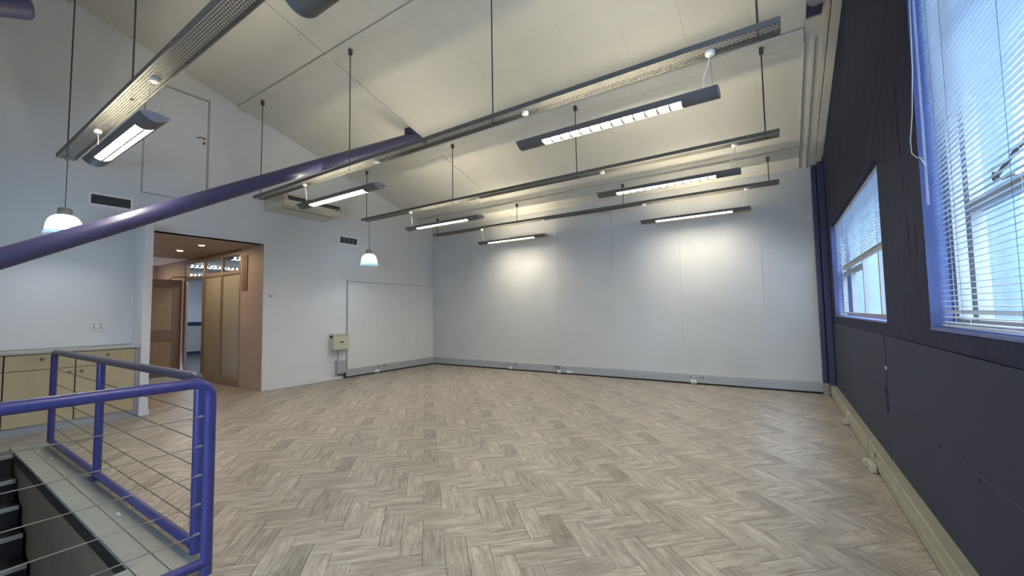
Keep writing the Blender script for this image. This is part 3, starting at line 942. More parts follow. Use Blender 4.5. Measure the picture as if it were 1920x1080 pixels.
# ---------------------------------------------------------------- flush door high in the gable wall
d1 = struct(empty('door_1', (XL, 2.49, 3.32)), 'flush painted door high in the left wall')
box('leaf', (XL - 0.034, XL - 0.004, 2.078, 2.905, 3.335, 5.105), M['white_wall'], d1, bevel=0.002)
fr = MB().box(XL - 0.034, XL + 0.006, 2.055, 2.935, 3.315, 5.135)
obj('door_frame', fr, M['trunk'], d1, cuts=[(XL - 0.2, XL + 0.1, 2.075, 2.908, 3.33, 5.108)])
hd = obj('handle', MB().tube([(XL - 0.004, 2.855, 4.425), (XL + 0.045, 2.855, 4.425), (XL + 0.05, 2.80, 4.43), (XL + 0.05, 2.735, 4.405)], 0.009, 8), M['rod'], d1)
obj('keyhole_plate', MB().tube([(XL - 0.004, 2.855, 4.355), (XL + 0.006, 2.855, 4.355)], 0.022, 14), M['rod'], d1)

# ---------------------------------------------------------------- air conditioner
ac = empty('air_conditioner', (XL, 4.44, 3.37))
tag(ac, 'cream wall-hung air conditioner unit under the ceiling slope', 'air conditioner')
P = [(XL, 3.385), (XL + 0.60, 3.395), (XL + 0.68, 3.415), (XL + 0.72, 3.455), (XL + 0.72, 3.50), (XL + 0.66, 3.60), (XL + 0.57, 3.655), (XL, 3.67)]
obj('casing', MB().prism(P, 'y', 3.90, 5.00), M['ac'], ac, bevel=0.006)
P2 = [(XL, 3.38), (XL + 0.61, 3.39), (XL + 0.69, 3.41), (XL + 0.73, 3.45), (XL + 0.73, 3.505), (XL + 0.67, 3.61), (XL + 0.575, 3.663), (XL, 3.678)]
obj('end_cap', MB().prism(P2, 'y', 3.84, 3.90), M['ac'], ac, bevel=0.012)
obj('end_cap', MB().prism(P2, 'y', 5.00, 5.055), M['ac'], ac, bevel=0.012)
def on_front(s): # s: 0 bottom .. 1 top of the sloping front
    return (XL + 0.72 - 0.06 * s, 3.50 + 0.10 * s)
for (s0, s1) in ((0.12, 0.42), (0.50, 0.92)):
    a, b_ = on_front(s0), on_front(s1)
    obj('outlet_slot', MB().prism([(a[0] - 0.01, a[1]), (a[0] + 0.002, a[1] + 0.001), (b_[0] + 0.002, b_[1] + 0.001), (b_[0] - 0.01, b_[1])], 'y', 3.93, 4.98), M['dark_hole'], ac)
obj('intake_slot', MB().box(XL + 0.50, XL + 0.515, 3.93, 4.95, 3.389, 3.3975), M['dark_hole'], ac)
obj('indicator', MB().box(XL + 0.716, XL + 0.7215, 4.86, 4.90, 3.465, 3.48), M['dark_hole'], ac)

# ---------------------------------------------------------------- cabinets and counter
CX = -7.72
KNOB = MB().lathe([(0.001, 0.040), (0.014, 0.038), (0.020, 0.030), (0.017, 0.020), (0.008, 0.013), (0.008, 0.0)], 0, 0, 14)
def knob(parent, x, y, z):
    me = KNOB.mesh('knob'); me.materials.append(M['brass'])
    o = bpy.data.objects.new('knob', me)
    o.rotation_euler = (0, PI / 2, 0)
    o.location = Vector((x, y, z)) - wloc(parent)
    o.parent = parent
    COL.objects.link(o)
units = [(1.385, 1.975, 'base cabinet nearest the nib wall, drawer above one door', -1),
         (0.79, 1.38, 'middle birch base cabinet, drawer above one door', 1),
         (0.195, 0.785, 'birch base cabinet cut by the left edge of the photo', -1),]
for (y0, y1, lab, side) in units:
    r = empty('base_cabinet', (CX, (y0 + y1) / 2, 0.095))
    tag(r, lab, 'cabinet', 'birch base cabinets')
    box('carcass', (XL + 0.002, CX - 0.019, y0, y1, 0.095, 0.968), M['birch_edge'], r)
    dr = box('drawer', (CX - 0.019, CX, y0 + 0.004, y1 - 0.004, 0.774, 0.962), M['birch'], r, bevel=0.0015)
    knob(dr, CX, (y0 + y1) / 2, 0.905)
    dd = box('door', (CX - 0.019, CX, y0 + 0.004, y1 - 0.004, 0.100, 0.766), M['birch'], r, bevel=0.0015)
    knob(dd, CX, (y0 + 0.05) if side < 0 else (y1 - 0.055), 0.715)
fp = box('filler_panel', (XL + 0.002, CX - 0.002, 1.977, 2.018, 0.095, 0.968), M['grey_lam'], bevel=0.001)
tag(fp, 'grey laminate filler strip between the cabinets and the nib', 'panel')
pl = box('cabinet_plinth', (XL + 0.002, CX - 0.02, 0.195, 2.018, 0.0, 0.0945), M['grey_lam'], bevel=0.001)
tag(pl, 'grey laminate plinth under the birch cabinets', 'plinth')
ct = empty('countertop', (CX, 1.1, 0.968))
tag(ct, 'grey speckled countertop on the birch cabinets', 'countertop')
box('counter_slab', (XL + 0.001, CX + 0.015, 0.19, 2.019, 0.970, 1.002), M['counter'], ct, bevel=0.004)
box('backsplash', (XL + 0.001, XL + 0.018, 0.19, 2.019, 1.002, 1.022), M['counter'], ct, bevel=0.003)

# ---------------------------------------------------------------- corridor behind the opening
CE = -13.6
struct(box('wall_corridor_side', (-9.0, XL - 0.15, 3.86, 4.0, 0, 2.75), M['brown_wall'], bevel=0.002), 'taupe corridor wall right of the partition')
struct(box('trim_12', (XL - 0.15, XL, 3.8595, 3.862, 0, 2.75), M['brown_wall']), 'taupe jamb of the corridor opening')
struct(box('baseboard_corridor', (-8.98, XL - 0.01, 3.848, 3.8595, 0, 0.085), M['brown_wall'], bevel=0.002), 'low taupe skirting in the corridor')
struct(box('wall_corridor_left', (CE, XL - 0.15, 1.98, 2.12, 0, 2.75), M['brown_wall']))
struct(box('wall_corridor_end', (CE - 0.1, CE, 1.9, 4.1, 0, 2.75), M['brown_wall']))
struct(box('wall_corridor_far', (CE, -12.05, 3.86, 3.96, 0, 2.75), M['brown_wall']))
struct(box('ceiling_corridor', (CE, XL - 0.001, 1.98, 3.865, 2.75, 2.85), M['brown_ceiling']), 'taupe corridor ceiling with small round downlights')
M['down_glow'] = emit('downlight_glow', (1.0, 0.74, 0.46, 1), 170.0)
for k, (x, y) in enumerate(((-9.10, 3.22), (-10.15, 3.22), (-12.6, 3.0))):
    r = empty('downlight', (x, y, 2.745))
    if k < 2: tag(r, ['larger-looking nearer round downlight in the corridor ceiling', 'farther round downlight in the corridor ceiling'][k], 'downlight')
    else: tag(r, 'farthest round downlight in the corridor ceiling, past the door', 'downlight')
    obj('bezel', MB().lathe([(0.052, 2.749), (0.058, 2.744), (0.056, 2.741), (0.042, 2.743)], x, y, 20), M['trim'], r)
    obj('lamp_face', MB().tube([(x, y, 2.746), (x, y, 2.7435)], 0.036, 18), M['down_glow'], r)

# glass partition
gp = empty('glass_partition', (-10.4, 3.88, 0))
tag(gp, 'brown framed glass partition along the corridor', 'partition')
PX = [(-9.0, -8.965), (-9.80, -9.73), (-10.75, -10.66), (-12.05, -11.72)]
box('post', (-9.045, -9.0, 3.855, 3.905, 0, 2.68), M['alu_brown'], gp, bevel=0.002)
box('post', (-9.885, -9.815, 3.855, 3.905, 0, 2.68), M['alu_brown'], gp, bevel=0.002)
box('post', (-10.79, -10.69, 3.855, 3.905, 0, 2.68), M['alu_brown'], gp, bevel=0.002)
box('post', (-11.85, -11.70, 3.855, 3.905, 0, 2.68), M['alu_brown'], gp, bevel=0.002)
box('top_rail', (-12.05, -9.0, 3.852, 3.907, 2.645, 2.749), M['alu_brown'], gp, bevel=0.002)
box('transom', (-11.70, -9.045, 3.853, 3.906, 2.26, 2.335), M['alu_brown'], gp, bevel=0.002)
for (a, b_) in ((-9.815, -9.045), (-10.69, -9.885)):
    box('bottom_rail', (a, b_, 3.857, 3.903, 0.0, 0.185), M['alu_brown'], gp, bevel=0.002)
    box('frosted_pane', (a, b_, 3.876, 3.884, 0.185, 2.26), M['frosted'], gp)
for (a, b_) in ((-9.815, -9.045), (-10.69, -9.885), (-11.70, -10.79)):
    box('transom_pane', (a, b_, 3.876, 3.882, 2.335, 2.645), M['transom_glass'], gp)
box('side_filler', (-12.05, -11.85, 3.86, 3.90, 0, 2.645), M['brown_wall'], gp)
mp_ = box('wall_plaque', (-8.93, -8.71, 3.846, 3.8595, 1.90, 2.60), M['brown_wood'], bevel=0.003)
tag(mp_, 'tall narrow dark glossy panel high on the corridor wall', 'panel')
# open door leaf
d2 = struct(empty('door_2', (-11.86, 3.84, 0.03)), 'brown two-panel door standing open in the corridor')
box('stile', (-11.90, -11.86, 3.66, 3.83, 0.03, 2.27), M['brown_wood'], d2, bevel=0.002)
box('stile', (-11.90, -11.86, 2.90, 3.05, 0.03, 2.27), M['brown_wood'], d2, bevel=0.002)
for (z0, z1) in ((0.03, 0.20), (0.86, 1.11), (2.08, 2.27)):
    box('rail', (-11.90, -11.86, 3.05, 3.66, z0, z1), M['brown_wood'], d2, bevel=0.002)
for (z0, z1) in ((0.20, 0.86), (1.11, 2.08)):
    box('inset_panel', (-11.89, -11.87, 3.05, 3.66, z0, z1), M['door_panel'], d2)
obj('door_closer', MB().tube([(-11.85, 3.55, 2.25), (-11.72, 3.62, 2.33), (-11.60, 3.84, 2.33)], 0.012, 8), M['rod'], d2)

# ---------------------------------------------------------------- blue-lit room behind the partition
BX0, BX1, BY0, BY1 = -18.4, -8.27, 3.96, 8.6
M['cool_wall'] = mat('cool_white_wall_paint', (0.60, 0.64, 0.70, 1), 0.7)
M['cool_glow'] = emit('cool_panel_glow', (0.80, 0.88, 1.0, 1), 26.0)
struct(box('floor_office', (BX0, BX1, 3.86, BY1, -0.1, 0.0), M['carpet']), 'dark blue carpet in the room beyond the partition')
struct(box('wall_office_end', (BX0 - 0.1, BX0, 3.7, BY1, 0, 2.8), M['cool_wall']), 'pale end wall of the room beyond the partition')
struct(box('wall_office_back', (BX0, BX1, BY1, BY1 + 0.1, 0, 2.8), M['cool_wall']))
struct(box('wall_office_right', (BX1 - 0.05, BX1, 4.0, BY1, 0, 2.8), M['cool_wall']))
struct(box('wall_office_front', (BX0, CE - 0.1, 3.86, 3.96, 0, 2.8), M['cool_wall']))
struct(box('ceiling_office', (BX0, BX1, 3.965, BY1, 2.76, 2.86), M['cool_wall']), 'ceiling of the room beyond the partition')
struct(box('baseboard_office', (BX0, BX0 + 0.02, 3.96, BY1, 0, 0.11), M['navy']), 'navy skirting in the room beyond the partition')
struct(box('trim_13', (BX0, BX0 + 0.05, 3.96, BY1, 1.07, 1.20), M['navy']), 'navy dado strip in the room beyond the partition')
struct(box('trim_14', (BX0, BX0 + 0.015, 3.96, BY1, 0.11, 1.07), M['trunk']), 'grey-blue lower wall in the room beyond the partition')
for k, (x, y) in enumerate(((-12.8, 4.82), (-10.45, 4.82), (-15.5, 5.4), (-12.8, 6.6))):
    r = empty('louvre_light', (x, y, 2.70))
    tag(r, ['ceiling louvre light seen through the left and middle transom panes', 'ceiling louvre light seen through the right transom pane', 'ceiling louvre light deep in the room beyond the partition', 'ceiling louvre light against the far side of that room'][k], 'ceiling light', 'louvre lights beyond the partition')
    box('housing', (x - 0.15, x + 0.15, y - 0.6, y + 0.6, 2.735, 2.76), M['white_plastic'], r)
    box('tube', (x - 0.10, x + 0.10, y - 0.56, y + 0.56, 2.700, 2.735), M['cool_glow'], r)
    for q in range(12):
        yy = y - 0.57 + q * 1.14 / 11
        box('blade', (x - 0.13, x + 0.13, yy - 0.026, yy + 0.026, 2.688, 2.735), M['louvre'], r)

# ---------------------------------------------------------------- stairwell
BZ = -2.6
struct(box('wall_stair_back', (-6.72, HX1, 0.80, 0.9, BZ, -0.25), M['stair_wall']), 'olive brown side wall of the stairwell')
struct(box('trim_15', (-6.72, HX1 - 0.2, 0.79, 0.80, -0.30, -0.075), M['stair_wall']), 'olive brown board below the steel angle')
struct(box('trim_16', (-6.74, HX1 - 0.24, 0.782, 0.80, -0.075, 0.012), M['angle'], bevel=0.002), 'dark steel angle along the stairwell edge')
struct(box('wall_stair_right', (-3.02, HX1, HY0, 0.79, BZ, -0.05), M['stair_wall']))
struct(box('wall_stair_left', (-6.8, HX0 - 0.001, HY0, 0.80, BZ, -0.25), M['stair_wall']))
struct(box('wall_stair_front', (-6.8, HX1, HY0 - 0.1, HY0, BZ, -0.25), M['stair_wall']))
struct(box('floor_stair', (-6.8, HX1, HY0, 0.9, BZ - 0.1, BZ), M['tread']))
fl2 = struct(box('trim_17', (-6.75, -6.70, HY0, 0.785, -0.03, 0.004), M['nosing'], bevel=0.003), 'grey nosing on the top stair edge')
stairs = empty('staircase', (-6.7, -0.2, -0.2))
tag(stairs, 'black staircase with grey nosings going down behind the railing', 'staircase')
for k in range(1, 13):
    x = -6.70 + 0.25 * (k - 1)
    z = -0.192 * k
    if x + 0.3 > -3.05: break
    st_ = box('stair_tread', (x, x + 0.27, HY0 + 0.01, 0.775, z - 0.03, z), M['tread'], stairs, bevel=0.002)
    box('nosing', (x + 0.238, x + 0.272, HY0 + 0.01, 0.775, z - 0.032, z + 0.004), M['nosing'], st_, bevel=0.003)
    box('riser', (x, x + 0.012, HY0 + 0.01, 0.775, z, z + 0.16), M['tread'], stairs)
# tiled kerb round the opening
kb = struct(empty('trim_18', (-4.9, 0.9, 0)), 'grey-green tiled kerb along the stairwell edge')
box('kerb_bed', (-6.965, HX1 - 0.005, 0.802, 1.012, -0.24, 0.024), M['grout'], kb)
box('kerb_bed', (-3.03, HX1 - 0.005, HY0, 0.79, -0.045, 0.024), M['grout'], kb)
xs = [-6.96, -6.62, -6.14, -5.65, -5.17, -4.65, -4.22, -3.62, -3.13, -2.80]
for a, b_ in zip(xs[:-1], xs[1:]):
    box('kerb_tile', (a + 0.002, b_ - 0.002, 0.783, 0.897, 0.010, 0.034), M['tile'], kb, bevel=0.002)
    box('kerb_tile', (a + 0.002 + (0.02 if a > -6.9 else 0), b_ - 0.002 + 0.02 if b_ < -2.85 else b_ - 0.002, 0.901, 1.012, 0.010, 0.033), M['tile'], kb, bevel=0.002)
ys = [0.78, 0.35, -0.08, -0.5, -0.9, HY0]
for b_, a in zip(ys[:-1], ys[1:]):
    box('kerb_tile', (-3.03, -2.915, a + 0.002, b_ - 0.002, 0.010, 0.034), M['tile'], kb, bevel=0.002)
    box('kerb_tile', (-2.911, -2.80, a + 0.002, b_ - 0.002, 0.010, 0.033), M['tile'], kb, bevel=0.002)

for x in (-6.04, -3.91):
    box('fixing_clip', (x - 0.035, x + 0.035, 0.935, 0.950, 0.033, 0.040), M['white_plastic'], kb, bevel=0.002)
# ---------------------------------------------------------------- railing
def arc(c, r, a0, a1, n, plane):
    out = []
    for k in range(n + 1):
        t = math.radians(a0 + (a1 - a0) * k / n)
        if plane == 'xz': out.append((c[0] + r * math.cos(t), c[1], c[2] + r * math.sin(t)))
        else: out.append((c[0], c[1] + r * math.cos(t), c[2] + r * math.sin(t)))
    return out
RR = 0.029
YF = 1.04          # far panel plane
XN = -2.68         # near panel plane
ZT = 1.035
far = empty('stair_railing', (-4.8, YF, 0.0))
tag(far, 'violet tube railing panel along the far stairwell edge', 'railing', 'violet stair railings')
left = [(-6.73, YF, 0.06), (-6.73, YF, 0.5)] + arc((-6.655, YF, ZT - 0.075), 0.075, 180, 135, 3, 'xz')
right = arc((-2.98, YF, ZT - 0.075), 0.075, 45, 0, 3, 'xz') + [(-2.905, YF, 0.5), (-2.905, YF, 0.03)]
mid = [left[-1]] + arc((-6.655, YF, ZT - 0.075), 0.075, 120, 90, 2, 'xz') + arc((-2.98, YF, ZT - 0.075), 0.075, 90, 60, 2, 'xz') + [right[0]]
tr0 = obj('top_rail', MB().tube(mid, RR, 16), M['rail_glare'], far)
tr0['label'] = 'violet top rail greyed by painted glare'
obj('post', MB().tube(left, RR, 16), M['rail'], far)
obj('post', MB().tube(right, RR, 16), M['rail'], far)
obj('bottom_rail', MB().tube([(-6.73, YF, 0.075), (-2.93, YF, 0.07)], RR * 0.95, 16), M['rail'], far)
obj('post', MB().tube([(-4.94, YF, 0.02), (-4.94, YF, ZT)], RR, 16), M['rail'], far)
obj('post_foot', MB().box(-5.0, -4.88, YF - 0.045, YF - 0.01, 0.034, 0.05), M['rail'], far, bevel=0.003)
for z in (0.832, 0.672, 0.515, 0.36, 0.205):
    obj('cable', MB().tube([(-6.72, YF, z + 0.02), (-4.94, YF, z + 0.01), (-2.915, YF, z)], 0.0028, 6), M['rod'], far)
    obj('cable_ferrule', MB().tube([(-2.955, YF, z), (-2.915, YF, z)], 0.006, 8), M['rod'], far)
near = empty('stair_railing', (XN, 0.0, 0.0))
tag(near, 'violet tube railing panel nearest the camera, running to the left edge', 'railing', 'violet stair railings')
Yc = 1.0
path = [(XN, HY0, ZT), (XN, Yc - 0.07, ZT)] + arc((XN, Yc - 0.07, ZT - 0.08), 0.08, 75, 0, 5, 'yz') + [(XN, Yc + 0.01, 0.5), (XN, Yc + 0.01, 0.0)]
obj('top_rail', MB().tube(path, RR, 16), M['rail'], near)
obj('bottom_rail', MB().tube([(XN, HY0, 0.07), (XN, Yc + 0.005, 0.065)], RR * 0.95, 16), M['rail'], near)
obj('post', MB().tube([(XN, HY0 + 0.05, 0.0), (XN, HY0 + 0.05, ZT)], RR, 16), M['rail'], near)
for z in (0.85, 0.69, 0.535, 0.38, 0.225):
    obj('cable', MB().tube([(XN, HY0 + 0.05, z + 0.01), (XN, Yc + 0.0, z)], 0.0026, 6), M['wire'], near)
    obj('cable_tie', MB().tube([(XN - 0.03, Yc - 0.04, z - 0.008), (XN - 0.01, Yc - 0.03, z + 0.004), (XN + 0.0, Yc - 0.01, z)], 0.004, 6), M['wire'], near)

# ---------------------------------------------------------------- violet roof tubes
def tube_line(y): return 1.912 + 0.583 * (y - 0.506)
tl = obj('roof_brace', MB().tube([(-5.458, -2.70, tube_line(-2.70) + 0.0), (-5.458, 5.28, tube_line(5.28))], 0.085, 40), M['tube'])
tag(tl, 'long violet steel tube slanting up across the left of the room', 'tube', 'violet roof tubes')
tr = obj('roof_brace', MB().tube([(0.475, -2.70, tube_line(-2.70)), (0.475, 5.30, tube_line(5.30))], 0.080, 40), M['tube'])
tag(tr, 'violet steel tube whose top enters the ceiling slot by the window wall', 'tube', 'violet roof tubes')
def capped(p0, p1, r, n=40):
    p0, p1 = Vector(p0), Vector(p1)
    d = (p1 - p0).normalized()
    pts = [p0, p1 - d * 0.05]; rs = [r, r]
    for a in (20, 40, 60, 80, 88):
        t = math.radians(a)
        pts.append(p1 - d * 0.05 + d * 0.05 * math.sin(t)); rs.append(r * math.cos(t))
    return MB().tube(pts, rs, n)
ts = obj('roof_brace', capped((-5.46, YR, 2.55), (-5.46, 0.60, 4.20), 0.125), M['dark_violet'])  # darker paint than the other tubes stands in for dim light
tag(ts, 'rounded end of a violet tube, darkened as if dimly lit, at the top left corner', 'tube', 'violet roof tubes')
struct(box('trim_19', (SLOTR[0], SLOTR[1], 5.0, 5.475, 4.62, 4.859), M['dark_violet']), 'dark violet plate in the ceiling slot by the window wall')

# ---------------------------------------------------------------- perforated cable trays
def tray_mesh(x0, x1, w=0.17, rows=8, pitch=0.031):
    verts, faces, idx = [], [], {}
    def V(x, y, z):
        k = (round(x, 5), round(y, 5), round(z, 5))
        if k not in idx:
            idx[k] = len(verts); verts.append(k)
        return idx[k]
    n = int(round((x1 - x0) / pitch))
    pitch = (x1 - x0) / n
    m = 0.009
    rh = (w - 2 * m) / rows
    hw, hh = pitch * 0.29, rh * 0.29
    for r in range(rows):
        ya, yb = -w / 2 + m + r * rh, -w / 2 + m + (r + 1) * rh
        yc = (ya + yb) / 2
        off = 0.5 if r % 2 else 0.0
        cellx = [x0 + (k + off) * pitch for k in range(n + (0 if off == 0 else -1) + 1)]
        if off:
            a, b = x0, x0 + 0.5 * pitch
            faces.append((V(a, ya, 0), V(b, ya, 0), V(b, yb, 0), V(a, yb, 0)))
            a, b = x1 - 0.5 * pitch, x1
            faces.append((V(a, ya, 0), V(b, ya, 0), V(b, yb, 0), V(a, yb, 0)))
        for k in range(len(cellx) - 1):
            a, b = cellx[k], cellx[k + 1]
            xm = (a + b) / 2
            h = [(xm - hw, yc - hh), (xm + hw, yc - hh), (xm + hw, yc + hh), (xm - hw, yc + hh)]
            H = [V(p[0], p[1], 0) for p in h]
            A, Bm, B_ = V(a, ya, 0), V(xm, ya, 0), V(b, ya, 0)
            C, Dm, D = V(b, yb, 0), V(xm, yb, 0), V(a, yb, 0)
            faces.append((A, Bm, B_, H[1], H[0]))
            faces.append((B_, C, H[2], H[1]))
            faces.append((C, Dm, D, H[3], H[2]))
            faces.append((D, A, H[0], H[3]))
    # margins and upstands share the boundary vertices
    xsb = sorted({v[0] for v in verts if abs(v[1] - (-w / 2 + m)) < 1e-5})
    xst = sorted({v[0] for v in verts if abs(v[1] - (w / 2 - m)) < 1e-5})
    for xsx, s in ((xsb, -1), (xst, 1)):
        for a, b in zip(xsx[:-1], xsx[1:]):
            q = [(V(a, s * (w / 2 - m), 0), V(b, s * (w / 2 - m), 0), V(b, s * w / 2, 0), V(a, s * w / 2, 0))]
            q.append((V(a, s * w / 2, 0), V(b, s * w / 2, 0), V(b, s * w / 2, 0.045), V(a, s * w / 2, 0.045)))
            q.append((V(a, s * w / 2, 0.045), V(b, s * w / 2, 0.045), V(b, s * (w / 2 - 0.010), 0.045), V(a, s * (w / 2 - 0.010), 0.045)))
            faces += q
    me = bpy.data.meshes.new('tray_channel')
    me.from_pydata(verts, [], faces)
    me.materials.append(M['galv'])
    return me
TX0, TX1, TZ = -7.48, 0.105, 3.42
trays = [(1.165, 1.17), (3.455, 3.42), (5.62, 5.68), (7.83, 7.90)]
tm = tray_mesh(TX0 + 3.69, TX1 + 3.69)
tray_labels = ['perforated cable tray crossing the top left corner of the photo', 'perforated cable tray crossing the middle under the violet tube',
               'perforated cable tray, third from the camera', 'perforated cable tray farthest from the camera, near the end wall']
RODX = [-7.40, -4.93, -2.46, -0.035]
for k, (yc, yr) in enumerate(trays):
    r = empty('cable_tray', (-3.69, yc, TZ))
    tag(r, tray_labels[k], 'cable tray', 'suspended cable trays')
    t = bpy.data.objects.new('tray_channel', tm)
    t.parent = r
    COL.objects.link(t)
    for x in RODX:
        zt = roof(yc) - 0.05
        rd = obj('hanger_rod', MB().tube([(x, yc, TZ - 0.012), (x, yc, zt)], 0.0075, 8), M['rod'], r)
        obj('rod_clamp', MB().box(x - 0.022, x + 0.022, yc - 0.022, yc + 0.022, zt - 0.055, zt + 0.045), M['rod'], rd, bevel=0.003)
        obj('rod_nut', MB().tube([(x, yc, TZ - 0.014), (x, yc, TZ - 0.001)], 0.014, 6), M['rod'], rd)

# ---------------------------------------------------------------- luminaires
def lens(n, w, zt, zb, top=True):
    """closed lens outline in (y,z): tips at z=0"""
    pts = []
    for k in range(n + 1):
        u = -1 + 2 * k / n
        pts.append((u * w / 2, -zb * (1 - u * u)))
    for k in range(1, n):
        u = 1 - 2 * k / n
        pts.append((u * w / 2, zt * (1 - u * u)))
    return pts
LH = 0.90
def make_luminaire():
    root = empty('suspended_luminaire', (0, 0, 0))
    wdt, zt, zb = 0.205, 0.020, 0.058
    P = lens(14, wdt, zt, zb)
    body = MB().prism(P, 'x', -LH, LH)
    body.smooth = True
    obj('body', body, M['lum_body'], root, cuts=[(-0.645, 0.645, -0.062, 0.062, -0.10, -0.008), (-0.70, 0.70, -0.03, 0.03, 0.008, 0.05)])
    for s in (-1, 1):
        obj('end_cap', MB().prism(lens(14, wdt + 0.004, zt + 0.002, zb + 0.002), 'x', s * LH, s * (LH + 0.004)), M['lum_end'], root)
    box('reflector', (-0.64, 0.64, -0.061, 0.061, -0.0135, -0.009), M['white_plastic'], root)
    for sy in (-1, 1):
        obj('lamp_tube', MB().tube([(-0.635, sy * 0.030, -0.020), (0.635, sy * 0.030, -0.020)], 0.005, 8), M['tube_light'], root)
        # reflective side gives the wide bright strip of the photo
        obj('diffuser_strip', MB().box(-0.635, 0.635, sy * 0.006, sy * 0.056, -0.027, -0.026), M['tube_light'], root)
    box('up_slot', (-0.68, 0.68, -0.026, 0.026, 0.0085, 0.0105), M['up_light'], root)
    for k in range(14):
        x = -0.6395 + k * 1.279 / 13
        prof_ = [(-0.0605, -0.029), (0.0605, -0.029)] + [(u * 0.0605, -0.0565 * (1 - (0.59 * u) ** 2)) for u in (1, 0.6, 0.2, -0.2, -0.6, -1)]
        obj('louvre_blade', MB().prism(prof_, 'x', x - 0.0055, x + 0.0055), M['louvre'], root)
    box('centre_blade', (-0.64, 0.64, -0.005, 0.005, -0.057, -0.028), M['louvre'], root)
    return root
DROP = TZ - 3.09
proto = make_luminaire()
def add_hanging(root, cord_side):
    for s in (-1, 1):
        cx = s * 0.85
        cn = obj('canopy', MB().lathe([(0.001, 0.0), (0.034, 0.0), (0.036, -0.006), (0.034, -0.026), (0.026, -0.032), (0.001, -0.033)], cx, 0, 20), M['white_plastic'], root)
        cn.location = (0, 0, DROP - 0.001)
        for sy in (-1, 1):
            obj('suspension_wire', MB().tube([(cx + s * 0.0, sy * 0.02, DROP - 0.03), (cx + s * 0.012, sy * 0.055, 0.012)], 0.0013, 5), M['wire'], root)
    obj('power_cord', MB().tube([(cord_side * 0.85, 0.0, DROP - 0.03), (cord_side * 0.835, 0.004, DROP * 0.72), (cord_side * 0.80, -0.004, DROP * 0.4), (cord_side * 0.79, 0, 0.018)], 0.0045, 7), M['white_plastic'], root)
add_hanging(proto, -1)
proto2 = copy_tree(proto)
for ch in list(proto2.children):
    if ch.name.startswith('power_cord'):
        ch.data = ch.data.copy()
        ch.data.transform(Matrix.Diagonal((-1, 1, 1, 1)))
lum = [
    (-5.19, 1.165, 0, 'bright twin-tube luminaire under the top left tray, its lit side facing down'),
    (-1.21, 1.165, 1, 'luminaire cut by the top edge of the photo, only its dark end showing'),
    (-5.19, 3.455, 0, 'luminaire under the middle tray beside the air conditioner'),
    (-1.21, 3.455, 1, 'largest gridded luminaire, under the right part of the middle tray'),
    (-5.19, 5.62, 0, 'left luminaire under the third tray, right of the second pendant lamp'),
    (-1.21, 5.62, 1, 'right luminaire under the third tray, below the largest gridded one'),
    (-5.10, 7.83, 0, 'left luminaire under the farthest tray, close to the end wall'),
    (-1.21, 7.83, 1, 'right luminaire under the farthest tray, close to the end wall')]
used = {0: False, 1: False}
for (x, y, k, lab) in lum:
    src = (proto, proto2)[k]
    o = copy_tree(src) if used[k] else src
    used[k] = True
    o.location = (x, y, 3.09)
    tag(o, lab, 'luminaire', 'suspended luminaires below the cable trays')

# ---------------------------------------------------------------- pendant lamps
def shade_mat():
    m = bpy.data.materials.new('ribbed_glass_shade')
    m.use_nodes = True
    nt = m.node_tree
    nt.nodes.clear()
    o = nt.nodes.new('ShaderNodeOutputMaterial')
    tr_ = nt.nodes.new('ShaderNodeBsdfTranslucent'); tr_.inputs[0].default_value = (0.75, 0.90, 1.0, 1)
    df = nt.nodes.new('ShaderNodeBsdfDiffuse'); df.inputs[0].default_value = (0.55, 0.68, 0.80, 1)
    tp = nt.nodes.new('ShaderNodeBsdfTransparent'); tp.inputs[0].default_value = (0.75, 0.88, 1.0, 1)
    gl = nt.nodes.new('ShaderNodeBsdfGlossy'); gl.inputs['Roughness'].default_value = 0.12
    a = nt.nodes.new('ShaderNodeMixShader'); a.inputs[0].default_value = 0.40
    b = nt.nodes.new('ShaderNodeMixShader'); b.inputs[0].default_value = 0.30
    c = nt.nodes.new('ShaderNodeMixShader'); c.inputs[0].default_value = 0.10
    nt.links.new(tr_.outputs[0], a.inputs[1]); nt.links.new(df.outputs[0], a.inputs[2])
    nt.links.new(a.outputs[0], b.inputs[1]); nt.links.new(tp.outputs[0], b.inputs[2])
    nt.links.new(b.outputs[0], c.inputs[1]); nt.links.new(gl.outputs[0], c.inputs[2])
    nt.links.new(c.outputs[0], o.inputs[0])
    return m
M['shade_glass'] = shade_mat()
M['bulb'] = emit('bulb_glow', (0.80, 0.93, 1.0, 1), DOME * 1.1)
M['brushed'] = mat('brushed_metal_cap', (0.42, 0.40, 0.38, 1), 0.35, metal=0.8)
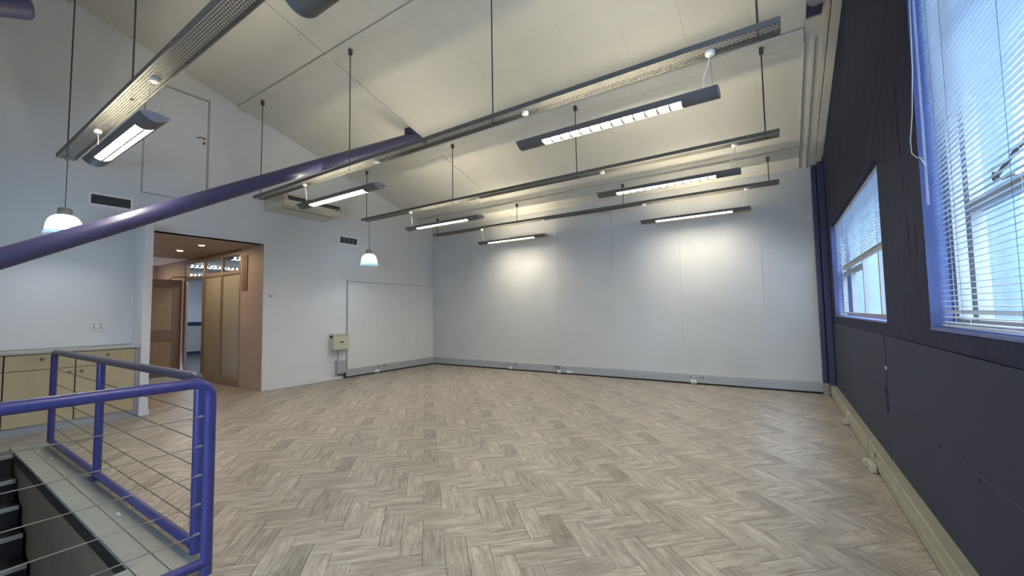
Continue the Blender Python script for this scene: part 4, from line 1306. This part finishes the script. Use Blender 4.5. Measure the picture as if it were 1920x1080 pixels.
def make_pendant():
    root = empty('pendant_lamp', (0, 0, 0))
    n = 72
    mb = MB(); mb.smooth = False
    profl = [(0.055, 0.245), (0.085, 0.238), (0.118, 0.215), (0.143, 0.178), (0.158, 0.130), (0.166, 0.075), (0.168, 0.040), (0.178, 0.022), (0.182, 0.0)]
    vs, fs = [], []
    for i, (r, z) in enumerate(profl):
        for k in range(n):
            rib = 0.0035 if (k % 2 and 0 < i < 7) else 0
            vs.append(((r - rib) * math.cos(2 * PI * k / n), (r - rib) * math.sin(2 * PI * k / n), z))
    for i in range(len(profl) - 1):
        for k in range(n):
            fs.append((i * n + k, (i + 1) * n + k, (i + 1) * n + (k + 1) % n, i * n + (k + 1) % n))
    mb.add(vs, fs)
    obj('lamp_shade', mb, M['shade_glass'], root)
    obj('lamp_cap', MB().lathe([(0.001, 0.338), (0.030, 0.336), (0.062, 0.325), (0.067, 0.312), (0.067, 0.246), (0.060, 0.240), (0.001, 0.240)], 0, 0, 28), M['brushed'], root)
    obj('bulb', MB().lathe([(0.001, 0.215), (0.022, 0.21), (0.040, 0.175), (0.052, 0.13), (0.045, 0.09), (0.025, 0.068), (0.001, 0.062)], 0, 0, 18), M['bulb'], root)
    obj('cable', MB().tube([(0, 0, 0.335), (0, 0, TZ - 2.452)], 0.0042, 8), M['rod'], root)
    obj('cable_grip', MB().lathe([(0.001, 0.0), (0.026, 0.0), (0.026, -0.018), (0.008, -0.04), (0.001, -0.04)], 0, 0, 14), M['brushed'], root).location = (0, 0, TZ - 2.452)
    return root
def add_downward_beam(root):
    ld = bpy.data.lights.new('pendant_beam', 'SPOT')
    ld.energy = 4.0
    ld.color = (0.80, 0.90, 1.0)
    ld.spot_size = math.radians(150)
    ld.spot_blend = 0.9
    ld.shadow_soft_size = 0.04
    lo = bpy.data.objects.new('pendant_beam', ld)
    COL.objects.link(lo)
    lo.parent = root
    lo.location = (0, 0, 0.055)
p1 = make_pendant()
add_downward_beam(p1)
p2 = copy_tree(p1)
p1.location = (-7.37, 1.165, 2.44)
p2.location = (-7.28, 5.60, 2.44)
tag(p1, 'glass dome pendant lamp at the left edge behind the violet tube', 'pendant lamp', 'glass dome pendants')
tag(p2, 'glass dome pendant lamp hanging above the white board', 'pendant lamp', 'glass dome pendants')

# ---------------------------------------------------------------- outside the windows
struct(box('ground_outside', (RX, 14, -12, 18, -3.2, -3.0), M['facade_dim']))
nbld = empty('neighbouring_building', (3.2, 4.0, -3.0))
tag(nbld, 'pale building close outside the windows', 'building')
box('facade_wall', (5.4, 6.0, -6.0, 17.0, -3.0, 9.0), M['facade_dim'], nbld)
box('facade_wall', (0.95, 5.4, 17.0, 17.5, -3.0, 9.0), M['facade'], nbld)
for k, yy in enumerate((0.4, 3.6, 6.8, 10.0, 13.2)):
    box('pilaster', (4.9, 5.4, yy, yy + 1.3, -3.0, 9.0), M['facade'], nbld, bevel=0.01)
